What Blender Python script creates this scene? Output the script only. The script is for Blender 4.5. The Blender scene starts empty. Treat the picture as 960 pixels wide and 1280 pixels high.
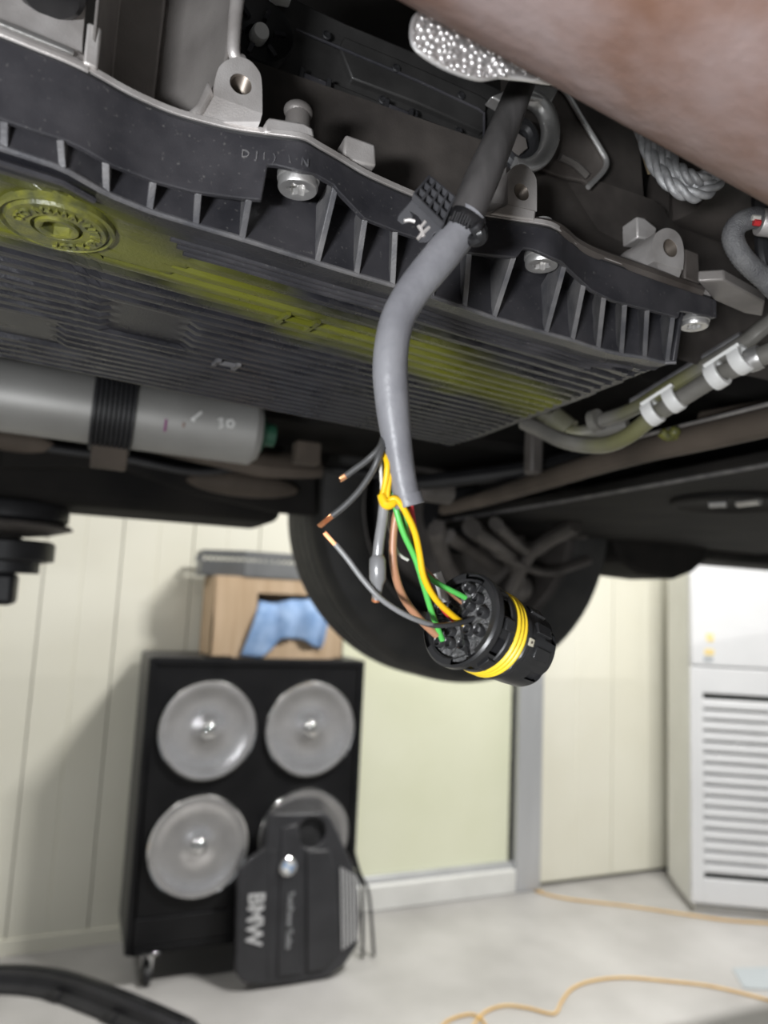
import bpy, bmesh, math, random
import numpy as np
from mathutils import Vector, Matrix
random.seed(4)
SC = bpy.context.scene
COL = SC.collection
PI = math.pi
# ------------------------------------------------------------------ camera (image 960 x 1280)
F, CX, CY, ZC = 900.0, 480.0, 640.0, 1.25
_u = np.array([340 / F, 7240 / F, -1.0]); _u /= np.linalg.norm(_u)
_f = np.array([0, 0, -1.0]); _fh = _f - (_f @ _u) * _u; _fh /= np.linalg.norm(_fh); _rh = np.cross(_fh, _u)
_a = math.radians(67.5)
R3 = (np.outer([math.cos(_a), math.sin(_a), 0], _fh) + np.outer([math.sin(_a), -math.cos(_a), 0], _rh)
      + np.outer([0, 0, 1.0], _u))
C3 = np.array([0, 0, ZC])
cam_d = bpy.data.cameras.new('camera'); cam = bpy.data.objects.new('camera', cam_d); COL.objects.link(cam)
cam_d.sensor_fit = 'VERTICAL'; cam_d.sensor_height = 36.0; cam_d.lens = F / 1280 * 36.0
cam_d.clip_start = 0.01
cam_d.dof.use_dof = True; cam_d.dof.focus_distance = 0.31; cam_d.dof.aperture_fstop = 8.0
M4 = Matrix(R3.tolist()).to_4x4(); M4.translation = Vector(C3); cam.matrix_world = M4
SC.camera = cam
# ------------------------------------------------------------------ view and light
SC.view_settings.view_transform = 'Standard'; SC.view_settings.look = 'None'
SC.view_settings.gamma = 1; SC.view_settings.use_curve_mapping = False
SC.view_settings.exposure = 0.35
wd = bpy.data.worlds.new('workshop_daylight'); SC.world = wd; wd.use_nodes = True
wd.node_tree.nodes['Background'].inputs[0].default_value = (0.93, 0.97, 1.0, 1)
wd.node_tree.nodes['Background'].inputs[1].default_value = 0.20


def area(name, loc, to, sx, sy, power, col=(1, 1, 1), shape='RECTANGLE'):
    l = bpy.data.lights.new(name, 'AREA'); l.shape = shape; l.size = sx; l.size_y = sy; l.energy = power; l.color = col
    o = bpy.data.objects.new(name, l); COL.objects.link(o); o.location = loc
    o.rotation_euler = (Vector(to) - Vector(loc)).to_track_quat('-Z', 'Y').to_euler()
    return o


for lx, ly, lz, pw in [(1.75, 1.05, 3.15, 105), (3.6, 1.9, 3.1, 18), (-1.2, 1.9, 3.1, 24), (0.2, -1.9, 3.1, 24), (1.8, -1.9, 3.1, 28), (3.4, -1.9, 3.1, 24)]:
    area('ceiling_tube_light', (lx, ly, lz), (lx, ly, 0), 0.6, 0.06, pw, (1, 0.985, 0.95))
area('hand_work_lamp', (-0.25, -0.18, 1.13), (0.10, 0.27, 1.41), 0.09, 0.04, 4.0, (0.95, 0.97, 1.0))


# ------------------------------------------------------------------ pixel rays to world points
def V(*a): return Vector(a)
def ray(x, y): return R3 @ np.array([(x - CX) / F, -(y - CY) / F, -1.0])
def PD(x, y, d): return Vector(C3 + ray(x, y) * d)
def PA(x, y, ax, v):
    r = ray(x, y); return Vector(C3 + r * ((v - C3[ax]) / r[ax]))
def PZ(x, y, z): return PA(x, y, 2, z)
def PY(x, y, Y): return PA(x, y, 1, Y)
def PP(x, y, p0, n):
    r = Vector(ray(x, y)); c = Vector(C3); return c + r * ((Vector(p0) - c).dot(n) / r.dot(n))
def proj(p):
    q = R3.T @ (np.array(p) - C3); return CX - F * q[0] / q[2], CY + F * q[1] / q[2]
def PXd(pts):  # list of (px, py, depth)
    return [PD(*p) for p in pts]
def interp(tab, x):
    if x <= tab[0][0]: return tab[0][1]
    for (a, b), (c, d) in zip(tab, tab[1:]):
        if x <= c: return b + (d - b) * (x - a) / max(c - a, 1e-9)
    return tab[-1][1]
def smooth(pts, n=6, closed=False):  # Catmull-Rom
    P = [Vector(p) for p in pts]; out = []; N = len(P)
    for i in range(N if closed else N - 1):
        if closed: a, b, c, d = P[i - 1], P[i], P[(i + 1) % N], P[(i + 2) % N]
        else: a, b, c, d = P[max(i - 1, 0)], P[i], P[i + 1], P[min(i + 2, N - 1)]
        for k in range(n):
            t = k / n
            out.append(0.5 * ((2 * b) + (c - a) * t + (2 * a - 5 * b + 4 * c - d) * t * t + (3 * b - a - 3 * c + d) * t ** 3))
    if not closed: out.append(P[-1])
    return out


# ------------------------------------------------------------------ mesh builder
class MB:
    def __init__(s): s.v = []; s.f = []
    def add(s, vs, fs):
        o = len(s.v); s.v += [Vector(p) for p in vs]; s.f += [tuple(i + o for i in f) for f in fs]; return s
    def obox(s, c, ax, ay, az):
        c = Vector(c); ax, ay, az = Vector(ax), Vector(ay), Vector(az)
        vs = [c + i * ax + j * ay + k * az for k in (-1, 1) for j in (-1, 1) for i in (-1, 1)]
        return s.add(vs, [(0, 2, 3, 1), (4, 5, 7, 6), (0, 1, 5, 4), (2, 6, 7, 3), (0, 4, 6, 2), (1, 3, 7, 5)])
    def box(s, x0, x1, y0, y1, z0, z1):
        return s.obox(((x0 + x1) / 2, (y0 + y1) / 2, (z0 + z1) / 2), ((x1 - x0) / 2, 0, 0), (0, (y1 - y0) / 2, 0), (0, 0, (z1 - z0) / 2))
    def prism(s, pts, vec):
        P = [Vector(p) for p in pts]; n = len(P); vec = Vector(vec)
        return s.add(P + [p + vec for p in P], [tuple(range(n)), tuple(range(2 * n - 1, n - 1, -1))] + [(i, i + n, (i + 1) % n + n, (i + 1) % n) for i in range(n)])
    def tube(s, pts, r, seg=10, cap=True, closed=False, flat=1.0):
        P = [Vector(p) for p in pts]; n = len(P); rr = r if hasattr(r, '__len__') else [r] * n
        if len(rr) != n: rr = [interp([(i / (len(rr) - 1), q) for i, q in enumerate(rr)], j / (n - 1)) for j in range(n)]
        T = []
        for i in range(n):
            a = P[(i - 1) % n] if closed else P[max(i - 1, 0)]; b = P[(i + 1) % n] if closed else P[min(i + 1, n - 1)]
            T.append((b - a).normalized())
        u = T[0].orthogonal().normalized(); vs = []
        for i in range(n):
            u = (u - T[i] * u.dot(T[i])).normalized(); w = T[i].cross(u)
            vs += [P[i] + rr[i] * (math.cos(2 * PI * k / seg) * u + flat * math.sin(2 * PI * k / seg) * w) for k in range(seg)]
        fs = [(i * seg + k, i * seg + (k + 1) % seg, ((i + 1) % n) * seg + (k + 1) % seg, ((i + 1) % n) * seg + k)
              for i in range(n if closed else n - 1) for k in range(seg)]
        if cap and not closed: fs += [tuple(range(seg - 1, -1, -1)), tuple(range((n - 1) * seg, n * seg))]
        return s.add(vs, fs)
    def lathe(s, prof, o=(0, 0, 0), ax=(0, 0, 1), seg=32, fn=None, skip=None, ref=None):
        o = Vector(o); ax = Vector(ax).normalized(); u = Vector(ref) if ref else ax.orthogonal()
        u = (u - ax * u.dot(ax)).normalized(); w = ax.cross(u); vs = []
        for i, (r, h) in enumerate(prof):
            for k in range(seg):
                t = 2 * PI * k / seg; q = r * (fn(i, t) if fn else 1)
                vs.append(o + ax * h + q * (math.cos(t) * u + math.sin(t) * w))
        fs = [(i * seg + k, i * seg + (k + 1) % seg, (i + 1) * seg + (k + 1) % seg, (i + 1) * seg + k)
              for i in range(len(prof) - 1) for k in range(seg) if not (skip and skip(i, k))]
        if prof[0][0] < 1e-6 or True:
            pass
        return s.add(vs, fs)
    def disc(s, c, ax, r, seg=24):
        c = Vector(c); ax = Vector(ax).normalized(); u = ax.orthogonal().normalized(); w = ax.cross(u)
        return s.add([c + r * (math.cos(2 * PI * k / seg) * u + math.sin(2 * PI * k / seg) * w) for k in range(seg)], [tuple(range(seg))])
    def ball(s, c, r, seg=14, sc=(1, 1, 1)):
        c = Vector(c); vs = []; rows = seg // 2
        for i in range(rows + 1):
            a = PI * i / rows
            vs += [c + Vector((r * sc[0] * math.sin(a) * math.cos(2 * PI * k / seg), r * sc[1] * math.sin(a) * math.sin(2 * PI * k / seg), r * sc[2] * math.cos(a))) for k in range(seg)]
        return s.add(vs, [(i * seg + k, (i + 1) * seg + k, (i + 1) * seg + (k + 1) % seg, i * seg + (k + 1) % seg) for i in range(rows) for k in range(seg)])
    def grid(s, fn, nu, nv):
        vs = [fn(i / nu, j / nv) for j in range(nv + 1) for i in range(nu + 1)]; w = nu + 1
        return s.add(vs, [(j * w + i, j * w + i + 1, (j + 1) * w + i + 1, (j + 1) * w + i) for j in range(nv) for i in range(nu)])
    def build(s, name, mat, parent=None, sm=35, bev=0, seg=2, solid=0, kind=None, label=None, local=False):
        off = Vector((0, 0, 0)); p = parent
        while p is not None: off += p.location; p = p.parent
        if local: off = Vector((0, 0, 0))
        me = bpy.data.meshes.new(name); me.from_pydata([tuple(q - off) for q in s.v], [], s.f)
        bm = bmesh.new(); bm.from_mesh(me); bmesh.ops.remove_doubles(bm, verts=bm.verts, dist=1e-6)
        bmesh.ops.dissolve_degenerate(bm, dist=1e-7, edges=bm.edges)
        bmesh.ops.recalc_face_normals(bm, faces=bm.faces)
        bm.to_mesh(me); bm.free()
        if sm:
            me.shade_smooth(); me.set_sharp_from_angle(angle=math.radians(sm))
        me.materials.append(mat)
        o = bpy.data.objects.new(name, me); COL.objects.link(o)
        if parent is not None: o.parent = parent
        if solid:
            m = o.modifiers.new('thickness', 'SOLIDIFY'); m.thickness = solid; m.offset = 0
        if bev:
            m = o.modifiers.new('bevel', 'BEVEL'); m.width = bev; m.segments = seg; m.limit_method = 'ANGLE'; m.angle_limit = math.radians(40)
        if kind: o['kind'] = kind
        if label: o['label'] = label
        return o


def thing(name, label, cat, loc=(0, 0, 0), group=None):
    o = bpy.data.objects.new(name, None); COL.objects.link(o); o.location = loc; o.empty_display_size = 0.02
    o['label'] = label; o['category'] = cat
    if group: o['group'] = group
    return o
def tag(o, label, cat, group=None):
    o['label'] = label; o['category'] = cat
    if group: o['group'] = group
    return o
def copyo(o, parent=None, loc=None, mw=None):
    c = o.copy(); COL.objects.link(c)
    if parent is not None: c.parent = parent
    if loc is not None: c.location = loc
    if mw is not None: c.matrix_local = mw
    return c


# ------------------------------------------------------------------ materials
def mat(name, c1, c2=None, rough=0.5, metal=0.0, scale=20.0, bump=0.0, bscale=None, mixlo=0.35, mixhi=0.65, spec=0.5, stretch=None, detail=6, extra=None, rvar=0.0):
    m = bpy.data.materials.new(name); m.use_nodes = True; nt = m.node_tree; N = nt.nodes; L = nt.links
    b = N['Principled BSDF']; b.inputs['Roughness'].default_value = rough; b.inputs['Metallic'].default_value = metal
    b.inputs['Specular IOR Level'].default_value = spec
    tc = N.new('ShaderNodeTexCoord'); mp = N.new('ShaderNodeMapping'); L.new(tc.outputs['Object'], mp.inputs[0])
    if stretch: mp.inputs['Scale'].default_value = stretch
    nz = N.new('ShaderNodeTexNoise'); nz.inputs['Scale'].default_value = scale; nz.inputs['Detail'].default_value = detail; L.new(mp.outputs[0], nz.inputs['Vector'])
    rp = N.new('ShaderNodeMapRange'); rp.inputs[1].default_value = mixlo; rp.inputs[2].default_value = mixhi; L.new(nz.outputs['Fac'], rp.inputs[0])
    mx = N.new('ShaderNodeMix'); mx.data_type = 'RGBA'; L.new(rp.outputs[0], mx.inputs[0])
    mx.inputs[6].default_value = (*c1, 1); mx.inputs[7].default_value = (*(c2 or c1), 1)
    out = mx.outputs[2]
    if extra: out = extra(nt, out, tc)
    L.new(out, b.inputs['Base Color'])
    if rvar:
        rr = N.new('ShaderNodeMapRange'); rr.inputs[3].default_value = rough - rvar; rr.inputs[4].default_value = rough + rvar
        L.new(rp.outputs[0], rr.inputs[0]); L.new(rr.outputs[0], b.inputs['Roughness'])
    if bump:
        n2 = N.new('ShaderNodeTexNoise'); n2.inputs['Scale'].default_value = bscale or scale * 4; n2.inputs['Detail'].default_value = 4
        L.new(mp.outputs[0], n2.inputs['Vector'])
        bp = N.new('ShaderNodeBump'); bp.inputs['Strength'].default_value = bump; bp.inputs['Distance'].default_value = 0.002
        L.new(n2.outputs['Fac'], bp.inputs['Height']); L.new(bp.outputs[0], b.inputs['Normal'])
    return m


def dust(colour, scale=420, amount=.5):
    def fn(nt, base, tc):
        N = nt.nodes; L = nt.links
        a = N.new('ShaderNodeTexNoise'); a.inputs['Scale'].default_value = scale; a.inputs['Detail'].default_value = 2; L.new(tc.outputs['Object'], a.inputs['Vector'])
        r = N.new('ShaderNodeMapRange'); r.inputs[1].default_value = .66; r.inputs[2].default_value = .76; r.inputs[4].default_value = amount; L.new(a.outputs['Fac'], r.inputs[0])
        mx = N.new('ShaderNodeMix'); mx.data_type = 'RGBA'; L.new(r.outputs[0], mx.inputs[0]); L.new(base, mx.inputs[6]); mx.inputs[7].default_value = (*colour, 1)
        return mx.outputs[2]
    return fn


def stain(segs, colour, width, strength=0.9, nscale=40.0):
    """leak dye lying on the surface: colour mixed in near the given segments (object coordinates)"""
    def fn(nt, base, tc):
        N = nt.nodes; L = nt.links; acc = None
        for a, b, w in segs:
            a = Vector(a); b = Vector(b); d = b - a
            sub = N.new('ShaderNodeVectorMath'); sub.operation = 'SUBTRACT'; L.new(tc.outputs['Object'], sub.inputs[0]); sub.inputs[1].default_value = a
            dt = N.new('ShaderNodeVectorMath'); dt.operation = 'DOT_PRODUCT'; L.new(sub.outputs[0], dt.inputs[0]); dt.inputs[1].default_value = d / d.length_squared
            cl = N.new('ShaderNodeClamp'); L.new(dt.outputs['Value'], cl.inputs[0])
            sc = N.new('ShaderNodeVectorMath'); sc.operation = 'SCALE'; sc.inputs[0].default_value = d; L.new(cl.outputs[0], sc.inputs['Scale'])
            ds = N.new('ShaderNodeVectorMath'); ds.operation = 'DISTANCE'; L.new(sub.outputs[0], ds.inputs[0]); L.new(sc.outputs[0], ds.inputs[1])
            mr = N.new('ShaderNodeMapRange'); mr.inputs[1].default_value = 0; mr.inputs[2].default_value = width * w; mr.inputs[3].default_value = 1; mr.inputs[4].default_value = 0
            L.new(ds.outputs['Value'], mr.inputs[0])
            if acc is None: acc = mr.outputs[0]
            else:
                mxx = N.new('ShaderNodeMath'); mxx.operation = 'MAXIMUM'; L.new(acc, mxx.inputs[0]); L.new(mr.outputs[0], mxx.inputs[1]); acc = mxx.outputs[0]
        nz = N.new('ShaderNodeTexNoise'); nz.inputs['Scale'].default_value = nscale; nz.inputs['Detail'].default_value = 5; mpz = N.new('ShaderNodeMapping'); mpz.inputs['Rotation'].default_value = (0, 0, -.16); mpz.inputs['Scale'].default_value = (.45, 1.6, 1); L.new(tc.outputs['Object'], mpz.inputs[0]); L.new(mpz.outputs[0], nz.inputs['Vector'])
        ad = N.new('ShaderNodeMath'); ad.operation = 'MULTIPLY_ADD'; L.new(nz.outputs['Fac'], ad.inputs[0]); ad.inputs[1].default_value = 0.9; ad.inputs[2].default_value = -0.45
        sm = N.new('ShaderNodeMath'); sm.operation = 'ADD'; L.new(acc, sm.inputs[0]); L.new(ad.outputs[0], sm.inputs[1])
        r2 = N.new('ShaderNodeMapRange'); r2.interpolation_type = 'SMOOTHSTEP'; r2.inputs[1].default_value = 0.15; r2.inputs[2].default_value = 0.9; r2.inputs[4].default_value = strength; L.new(sm.outputs[0], r2.inputs[0])
        mx = N.new('ShaderNodeMix'); mx.data_type = 'RGBA'; L.new(r2.outputs[0], mx.inputs[0]); L.new(base, mx.inputs[6]); mx.inputs[7].default_value = (*colour, 1)
        return mx.outputs[2]
    return fn


M = {}
M['plastic'] = mat('black_plastic', (0.024, 0.024, 0.028), (0.052, 0.050, 0.055), rough=0.40, scale=38, bump=0.06, bscale=1500, rvar=0.08, extra=dust((.14, .135, .13), 600, .6))
M['plastic_rib'] = mat('black_plastic_dusty_lit', (0.075, 0.075, 0.082), (0.17, 0.165, 0.165), rough=0.45, scale=60, bump=0.15, bscale=900)  # toned lighter: the light caught by the rib edges is in the colour
M['black'] = mat('matt_black_plastic', (0.012, 0.012, 0.013), (0.022, 0.022, 0.024), rough=0.5, scale=25)
M['black_gloss'] = mat('gloss_black_plastic', (0.010, 0.010, 0.011), (0.016, 0.016, 0.017), rough=0.28, scale=25)
M['alu'] = mat('cast_aluminium', (0.46, 0.43, 0.41), (0.68, 0.65, 0.63), rough=0.45, metal=0.55, scale=55, bump=0.12, bscale=1600)
M['alu_grimy'] = mat('grimy_cast_aluminium', (0.060, 0.050, 0.044), (0.13, 0.115, 0.105), rough=0.55, metal=0.3, scale=30, bump=0.15, bscale=1200)
M['alu_dark'] = mat('oily_shaded_cast_metal', (0.038, 0.033, 0.030), (0.080, 0.070, 0.063), rough=0.55, metal=0.1, scale=30, bump=0.12, bscale=1200)  # dark tone holds the recess shade of the case wall
M['alu_mid'] = mat('weathered_cast_aluminium', (0.15, 0.138, 0.13), (0.30, 0.28, 0.265), rough=0.5, metal=0.4, scale=24, bump=0.1, bscale=1400, mixlo=.3, mixhi=.7)
M['steel'] = mat('zinc_steel', (0.58, 0.57, 0.56), (0.70, 0.69, 0.67), rough=0.36, metal=0.8, scale=50, bump=0.1, bscale=600)
M['rust'] = mat('rusty_steel', (0.20, 0.105, 0.07), (0.34, 0.265, 0.255), rough=0.55, metal=0.25, scale=38, bump=0.3, bscale=200, mixlo=0.3, mixhi=0.7, stretch=(0.75, 1, 1))
M['foil'] = mat('embossed_aluminium_sheet', (0.74, 0.72, 0.71), (0.84, 0.83, 0.82), rough=0.38, metal=0.75, scale=80)
M['rubber'] = mat('tyre_rubber', (0.028, 0.028, 0.027), (0.045, 0.043, 0.040), rough=0.6, scale=20)
M['underbody'] = mat('underbody_coating', (0.010, 0.0095, 0.009), (0.022, 0.020, 0.018), rough=0.8, spec=0.2, scale=9, bump=0.2, bscale=90)
M['under_brown'] = mat('dusty_underbody', (0.06, 0.047, 0.036), (0.12, 0.095, 0.075), rough=0.8, scale=9)
M['arm'] = mat('dusty_suspension_metal', (0.085, 0.077, 0.07), (0.16, 0.145, 0.135), rough=0.55, metal=0.2, scale=14)
M['grey_sleeve'] = mat('grey_cable_sleeve', (0.165, 0.165, 0.18), (0.23, 0.23, 0.245), rough=0.42, scale=60, bump=0.1, bscale=500)
M['dark_sleeve'] = mat('dark_cable_sleeve', (0.04, 0.038, 0.037), (0.10, 0.095, 0.094), rough=0.34, scale=70, stretch=(1, 1, 0.25), bump=0.1, bscale=400)
M['clip_grey'] = mat('grey_clip_plastic', (0.045, 0.045, 0.05), (0.07, 0.07, 0.075), rough=0.4, scale=60)
M['latch_cover'] = mat('dark_cover_plastic', (0.020, 0.0195, 0.019), (0.036, 0.035, 0.034), rough=0.38, scale=40, bump=0.05, bscale=1200)
M['wire_grey'] = mat('light_grey_insulation', (0.22, 0.22, 0.22), rough=0.35)
M['wire_yellow'] = mat('yellow_insulation', (0.86, 0.52, 0.01), rough=0.35)
M['wire_green'] = mat('green_insulation', (0.10, 0.52, 0.10), rough=0.35)
M['wire_brown'] = mat('brown_insulation', (0.42, 0.21, 0.12), rough=0.35)
M['wire_red'] = mat('red_insulation', (0.55, 0.03, 0.035), rough=0.35)
M['wire_black'] = mat('dark_grey_insulation', (0.045, 0.045, 0.047), (0.07, 0.07, 0.07), rough=0.35)
M['wire_white'] = mat('white_insulation', (0.62, 0.6, 0.55), rough=0.4)
M['copper'] = mat('bare_copper', (0.75, 0.30, 0.14), (0.85, 0.48, 0.25), rough=0.3, metal=0.85, scale=300)
M['shrink'] = mat('grey_heat_shrink', (0.22, 0.22, 0.225), (0.32, 0.32, 0.32), rough=0.25, metal=0.2, scale=60)
M['gel'] = mat('clear_sealant', (0.07, 0.07, 0.07), (0.16, 0.16, 0.16), rough=0.1, scale=400, bump=1.0, bscale=500)
M['seal_yellow'] = mat('yellow_silicone_seal', (0.88, 0.62, 0.03), rough=0.4)
M['conn'] = mat('connector_black_plastic', (0.018, 0.018, 0.019), (0.032, 0.032, 0.033), rough=0.33, scale=60)
M['white'] = mat('white_plastic', (0.78, 0.78, 0.76), rough=0.4)
M['label'] = mat('cream_print', (0.62, 0.58, 0.45), rough=0.5)
M['wall'] = mat('cream_panel_paint', (0.73, 0.71, 0.60), (0.79, 0.775, 0.68), rough=0.55, scale=2.2, mixlo=0.25, mixhi=0.75)
M['wall_edge'] = mat('panel_joint', (0.56, 0.54, 0.45), rough=0.6)
M['door_leaf'] = mat('pale_green_door_paint', (0.72, 0.735, 0.55), (0.78, 0.79, 0.62), rough=0.45, scale=2.0)
M['frame'] = mat('brushed_aluminium', (0.50, 0.51, 0.53), (0.58, 0.59, 0.61), rough=0.4, metal=0.5, scale=10, stretch=(1, 1, .1))
M['kick'] = mat('white_threshold', (0.66, 0.66, 0.64), (0.74, 0.74, 0.72), rough=0.4, scale=6)
M['floor'] = mat('painted_concrete', (0.33, 0.32, 0.31), (0.45, 0.44, 0.43), rough=0.5, scale=3.0, mixlo=0.3, mixhi=0.7, bump=0.05, bscale=80, detail=9)
M['ceiling'] = mat('grey_ceiling', (0.45, 0.45, 0.44), rough=0.8)
M['acw'] = mat('white_appliance_plastic', (0.68, 0.685, 0.70), (0.73, 0.735, 0.75), rough=0.4, scale=3)
M['acside'] = mat('offwhite_appliance_side', (0.70, 0.70, 0.665), (0.76, 0.76, 0.73), rough=0.45, scale=4)
M['dark_void'] = mat('dark_inside', (0.05, 0.055, 0.05), rough=0.8)
M['cab'] = mat('black_cabinet_laminate', (0.007, 0.007, 0.008), (0.012, 0.012, 0.013), rough=0.35, spec=0.25, scale=8)
M['cabside'] = mat('dark_grey_cabinet_side', (0.035, 0.035, 0.037), (0.05, 0.05, 0.052), rough=0.5, scale=8)
M['dish'] = mat('silver_dish', (0.62, 0.61, 0.62), (0.72, 0.71, 0.72), rough=0.18, metal=0.8, scale=14, bump=0.3, bscale=220)
M['chrome'] = mat('chrome', (0.8, 0.8, 0.8), rough=0.12, metal=1.0)
M['card'] = mat('brown_cardboard', (0.46, 0.33, 0.21), (0.54, 0.40, 0.27), rough=0.8, scale=7, stretch=(4, 4, .4))
M['blue'] = mat('blue_cloth', (0.18, 0.30, 0.52), (0.34, 0.48, 0.72), rough=0.7, scale=14)
M['basket'] = mat('grey_plastic_crate', (0.13, 0.135, 0.14), (0.17, 0.175, 0.18), rough=0.45, scale=10)
M['cover'] = mat('charcoal_cover_plastic', (0.026, 0.026, 0.029), (0.036, 0.036, 0.040), rough=0.42, scale=12)
M['silver_print'] = mat('silver_print', (0.62, 0.62, 0.63), rough=0.35, metal=0.3)
M['cord'] = mat('yellow_cord', (0.60, 0.36, 0.10), (0.68, 0.44, 0.15), rough=0.45, scale=20)
M['trim'] = mat('black_trim_plastic', (0.012, 0.012, 0.014), (0.022, 0.022, 0.025), rough=0.38, scale=8)
M['hose'] = mat('grey_corrugated_hose', (0.10, 0.10, 0.105), (0.16, 0.16, 0.16), rough=0.6, scale=120, bump=0.4, bscale=900)
M['strand'] = mat('tinned_braid', (0.33, 0.33, 0.335), (0.46, 0.46, 0.46), rough=0.45, metal=0.4, scale=300, bump=0.3, bscale=1500)
M['canister'] = mat('silver_canister_metal', (0.30, 0.295, 0.28), (0.38, 0.375, 0.36), rough=0.5, metal=0.4, scale=10)
M['patch'] = mat('grey_floor_mat', (0.36, 0.39, 0.41), rough=0.7)
M['green'] = mat('green_fitting', (0.015, 0.07, 0.04), rough=0.5)
M['sticker'] = mat('yellow_sticker', (0.85, 0.62, 0.18), (0.8, 0.7, 0.4), rough=0.5, scale=60)
M['purple'] = mat('purple_marker', (0.25, 0.02, 0.18), rough=0.6)
M['chalk'] = mat('chalk_marker', (0.8, 0.8, 0.78), rough=0.8)
M['thread'] = mat('threaded_steel', (0.12, 0.10, 0.085), (0.2, 0.17, 0.14), rough=0.4, metal=0.6, scale=60)
M['gold'] = mat('gold_passivated_steel', (0.42, 0.33, 0.2), (0.5, 0.42, 0.3), rough=0.4, metal=0.6, scale=60)
DYE = (0.20, 0.21, 0.008)


def text_mesh(txt, size, depth, bold=0.0):
    c = bpy.data.curves.new('t', 'FONT'); c.body = txt; c.size = size; c.extrude = depth; c.align_x = 'CENTER'; c.align_y = 'CENTER'; c.resolution_u = 3; c.offset = bold
    o = bpy.data.objects.new('t', c); COL.objects.link(o)
    dg = bpy.context.evaluated_depsgraph_get(); me = bpy.data.meshes.new_from_object(o.evaluated_get(dg))
    vs = [v.co.copy() for v in me.vertices]; fs = [tuple(p.vertices) for p in me.polygons]
    bpy.data.objects.remove(o); bpy.data.curves.remove(c); bpy.data.meshes.remove(me)
    return vs, fs
def put_text(mb, txt, size, depth, o, ux, uy, sx=1.0, bold=0.0):
    vs, fs = text_mesh(txt, size, depth, bold * size); ux = Vector(ux).normalized(); uy = Vector(uy).normalized(); un = ux.cross(uy)
    return mb.add([Vector(o) + ux * v.x * sx + uy * v.y + un * v.z for v in vs], fs)

# ================================================================== SETTING
WY = 2.88
def struct(o): o['kind'] = 'structure'; return o
struct(MB().box(-4, 6.5, -4.2, 3.2, -0.06, 0).build('floor', M['floor'], sm=0))
struct(MB().box(-4, 6.5, -4.2, 3.2, 3.3, 3.36).build('ceiling', M['ceiling'], sm=0))
dx0, dx1 = PY(395, 1100, WY).x, PY(640, 1100, WY).x
dxf = PY(671, 1100, WY).x
wall = struct(MB().box(-4, dx0 - 0.06, WY + 0.03, WY + 0.16, 0, 3.3).box(dxf, 6.5, WY + 0.03, WY + 0.16, 0, 3.3)
              .box(dx0 - 0.06, dxf, WY + 0.03, WY + 0.16, 2.25, 3.3).build('wall_back', M['wall_edge'], sm=0))
def wall_panel(x0, x1, z0, z1, name='wall_panel'):
    mb = MB(); n = 2; w = (x1 - x0) / n
    pts = []
    for k in range(n):
        a, b = x0 + k * w, x0 + (k + 1) * w
        pts += [(a + 0.003, WY), (b - 0.003, WY), (b - 0.001, WY + 0.002), (b, WY + 0.0025)] if k < n - 1 else [(a + 0.001, WY + 0.002), (a + 0.003, WY), (b - 0.001, WY)]
    pts = [(x0 + 0.001, WY + 0.03)] + pts + [(x1 - 0.001, WY + 0.03)]
    mb.prism([(p[0], p[1], z0) for p in pts], (0, 0, z1 - z0))
    return mb.build(name, M['wall'], wall, sm=0)
x = dx0 - 0.06
while x > -3.9:
    wall_panel(x - 0.26, x, 0.02, 3.3); x -= 0.26
x = dxf
while x < 6.2:
    wall_panel(x, x + 0.42, 0.02, 3.3); x += 0.42
wall_panel(dx0 - 0.06, dxf, 2.25, 3.3)
# base strip under the wall panels
struct(MB().box(-4, dx0 - 0.06, WY - 0.006, WY + 0.03, 0, 0.05).build('baseboard_left', M['wall'], sm=0))
# door: pale leaf, white threshold, aluminium frame
door = struct(MB().box(dx0, dx1, WY + 0.02, WY + 0.06, 0.11, 2.2).build('door_1', M['door_leaf'], bev=0.004))
MB().box(dx1, dxf, WY - 0.03, WY + 0.12, 0, 2.25).build('door_frame', M['frame'], door, bev=0.006)
MB().box(dx0 - 0.06, dx0, WY - 0.03, WY + 0.12, 0, 2.25).build('door_frame', M['frame'], door, bev=0.006)
MB().box(dx0, dx1, WY - 0.03, WY + 0.12, 2.19, 2.25).build('door_frame', M['frame'], door, bev=0.006)
MB().box(dx1 - 0.012, dx1, WY + 0.005, WY + 0.03, 0.1, 2.19).build('door_gasket', M['black'], door, bev=0.002)
MB().box(dx0, dx1, WY - 0.035, WY + 0.10, 0, 0.10).build('door_threshold', M['kick'], door, bev=0.006)
MB().box(dx0, dx1, WY - 0.01, WY + 0.02, 0.10, 0.125).build('door_bottom_rail', M['frame'], door, bev=0.003)

# ================================================================== AIR CONDITIONER
a0 = PZ(815, 1106, 0); a1 = PZ(865, 1142, 0); a2 = PZ(960, 1150.5, 0)
ud = (a2 - a1).normalized(); vd = Vector((-ud.y, ud.x, 0))
if vd.dot(a0 - a1) < 0: vd = -vd
AW, AD, AH = 0.60, 0.36, 1.85
ac = thing('floor_standing_air_conditioner', 'tall white floor standing air conditioner with slotted front grille by the wall', 'air conditioner', a1)
def acp(u, v, z): return a1 + ud * u + vd * v + Vector((0, 0, z))
def acbox(u0, u1, v0, v1, z0, z1, mb=None):
    mb = mb or MB()
    return mb.obox(acp((u0 + u1) / 2, (v0 + v1) / 2, (z0 + z1) / 2), ud * (u1 - u0) / 2, vd * (v1 - v0) / 2, Vector((0, 0, (z1 - z0) / 2)))
def ACF(px, py, v=0.0):
    p = PP(px, py, acp(0, v, 0), vd); return (p - a1).dot(ud), p.z
g0 = ACF(879, 866)[1]; gu0 = ACF(879, 980)[0]; gz1 = ACF(879, 1098)[1]; sp = ACF(870, 833)[1]
acbox(0.0, AW, 0.03, AD, 0.03, AH).build('body', M['acside'], ac, bev=0.012)
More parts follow.
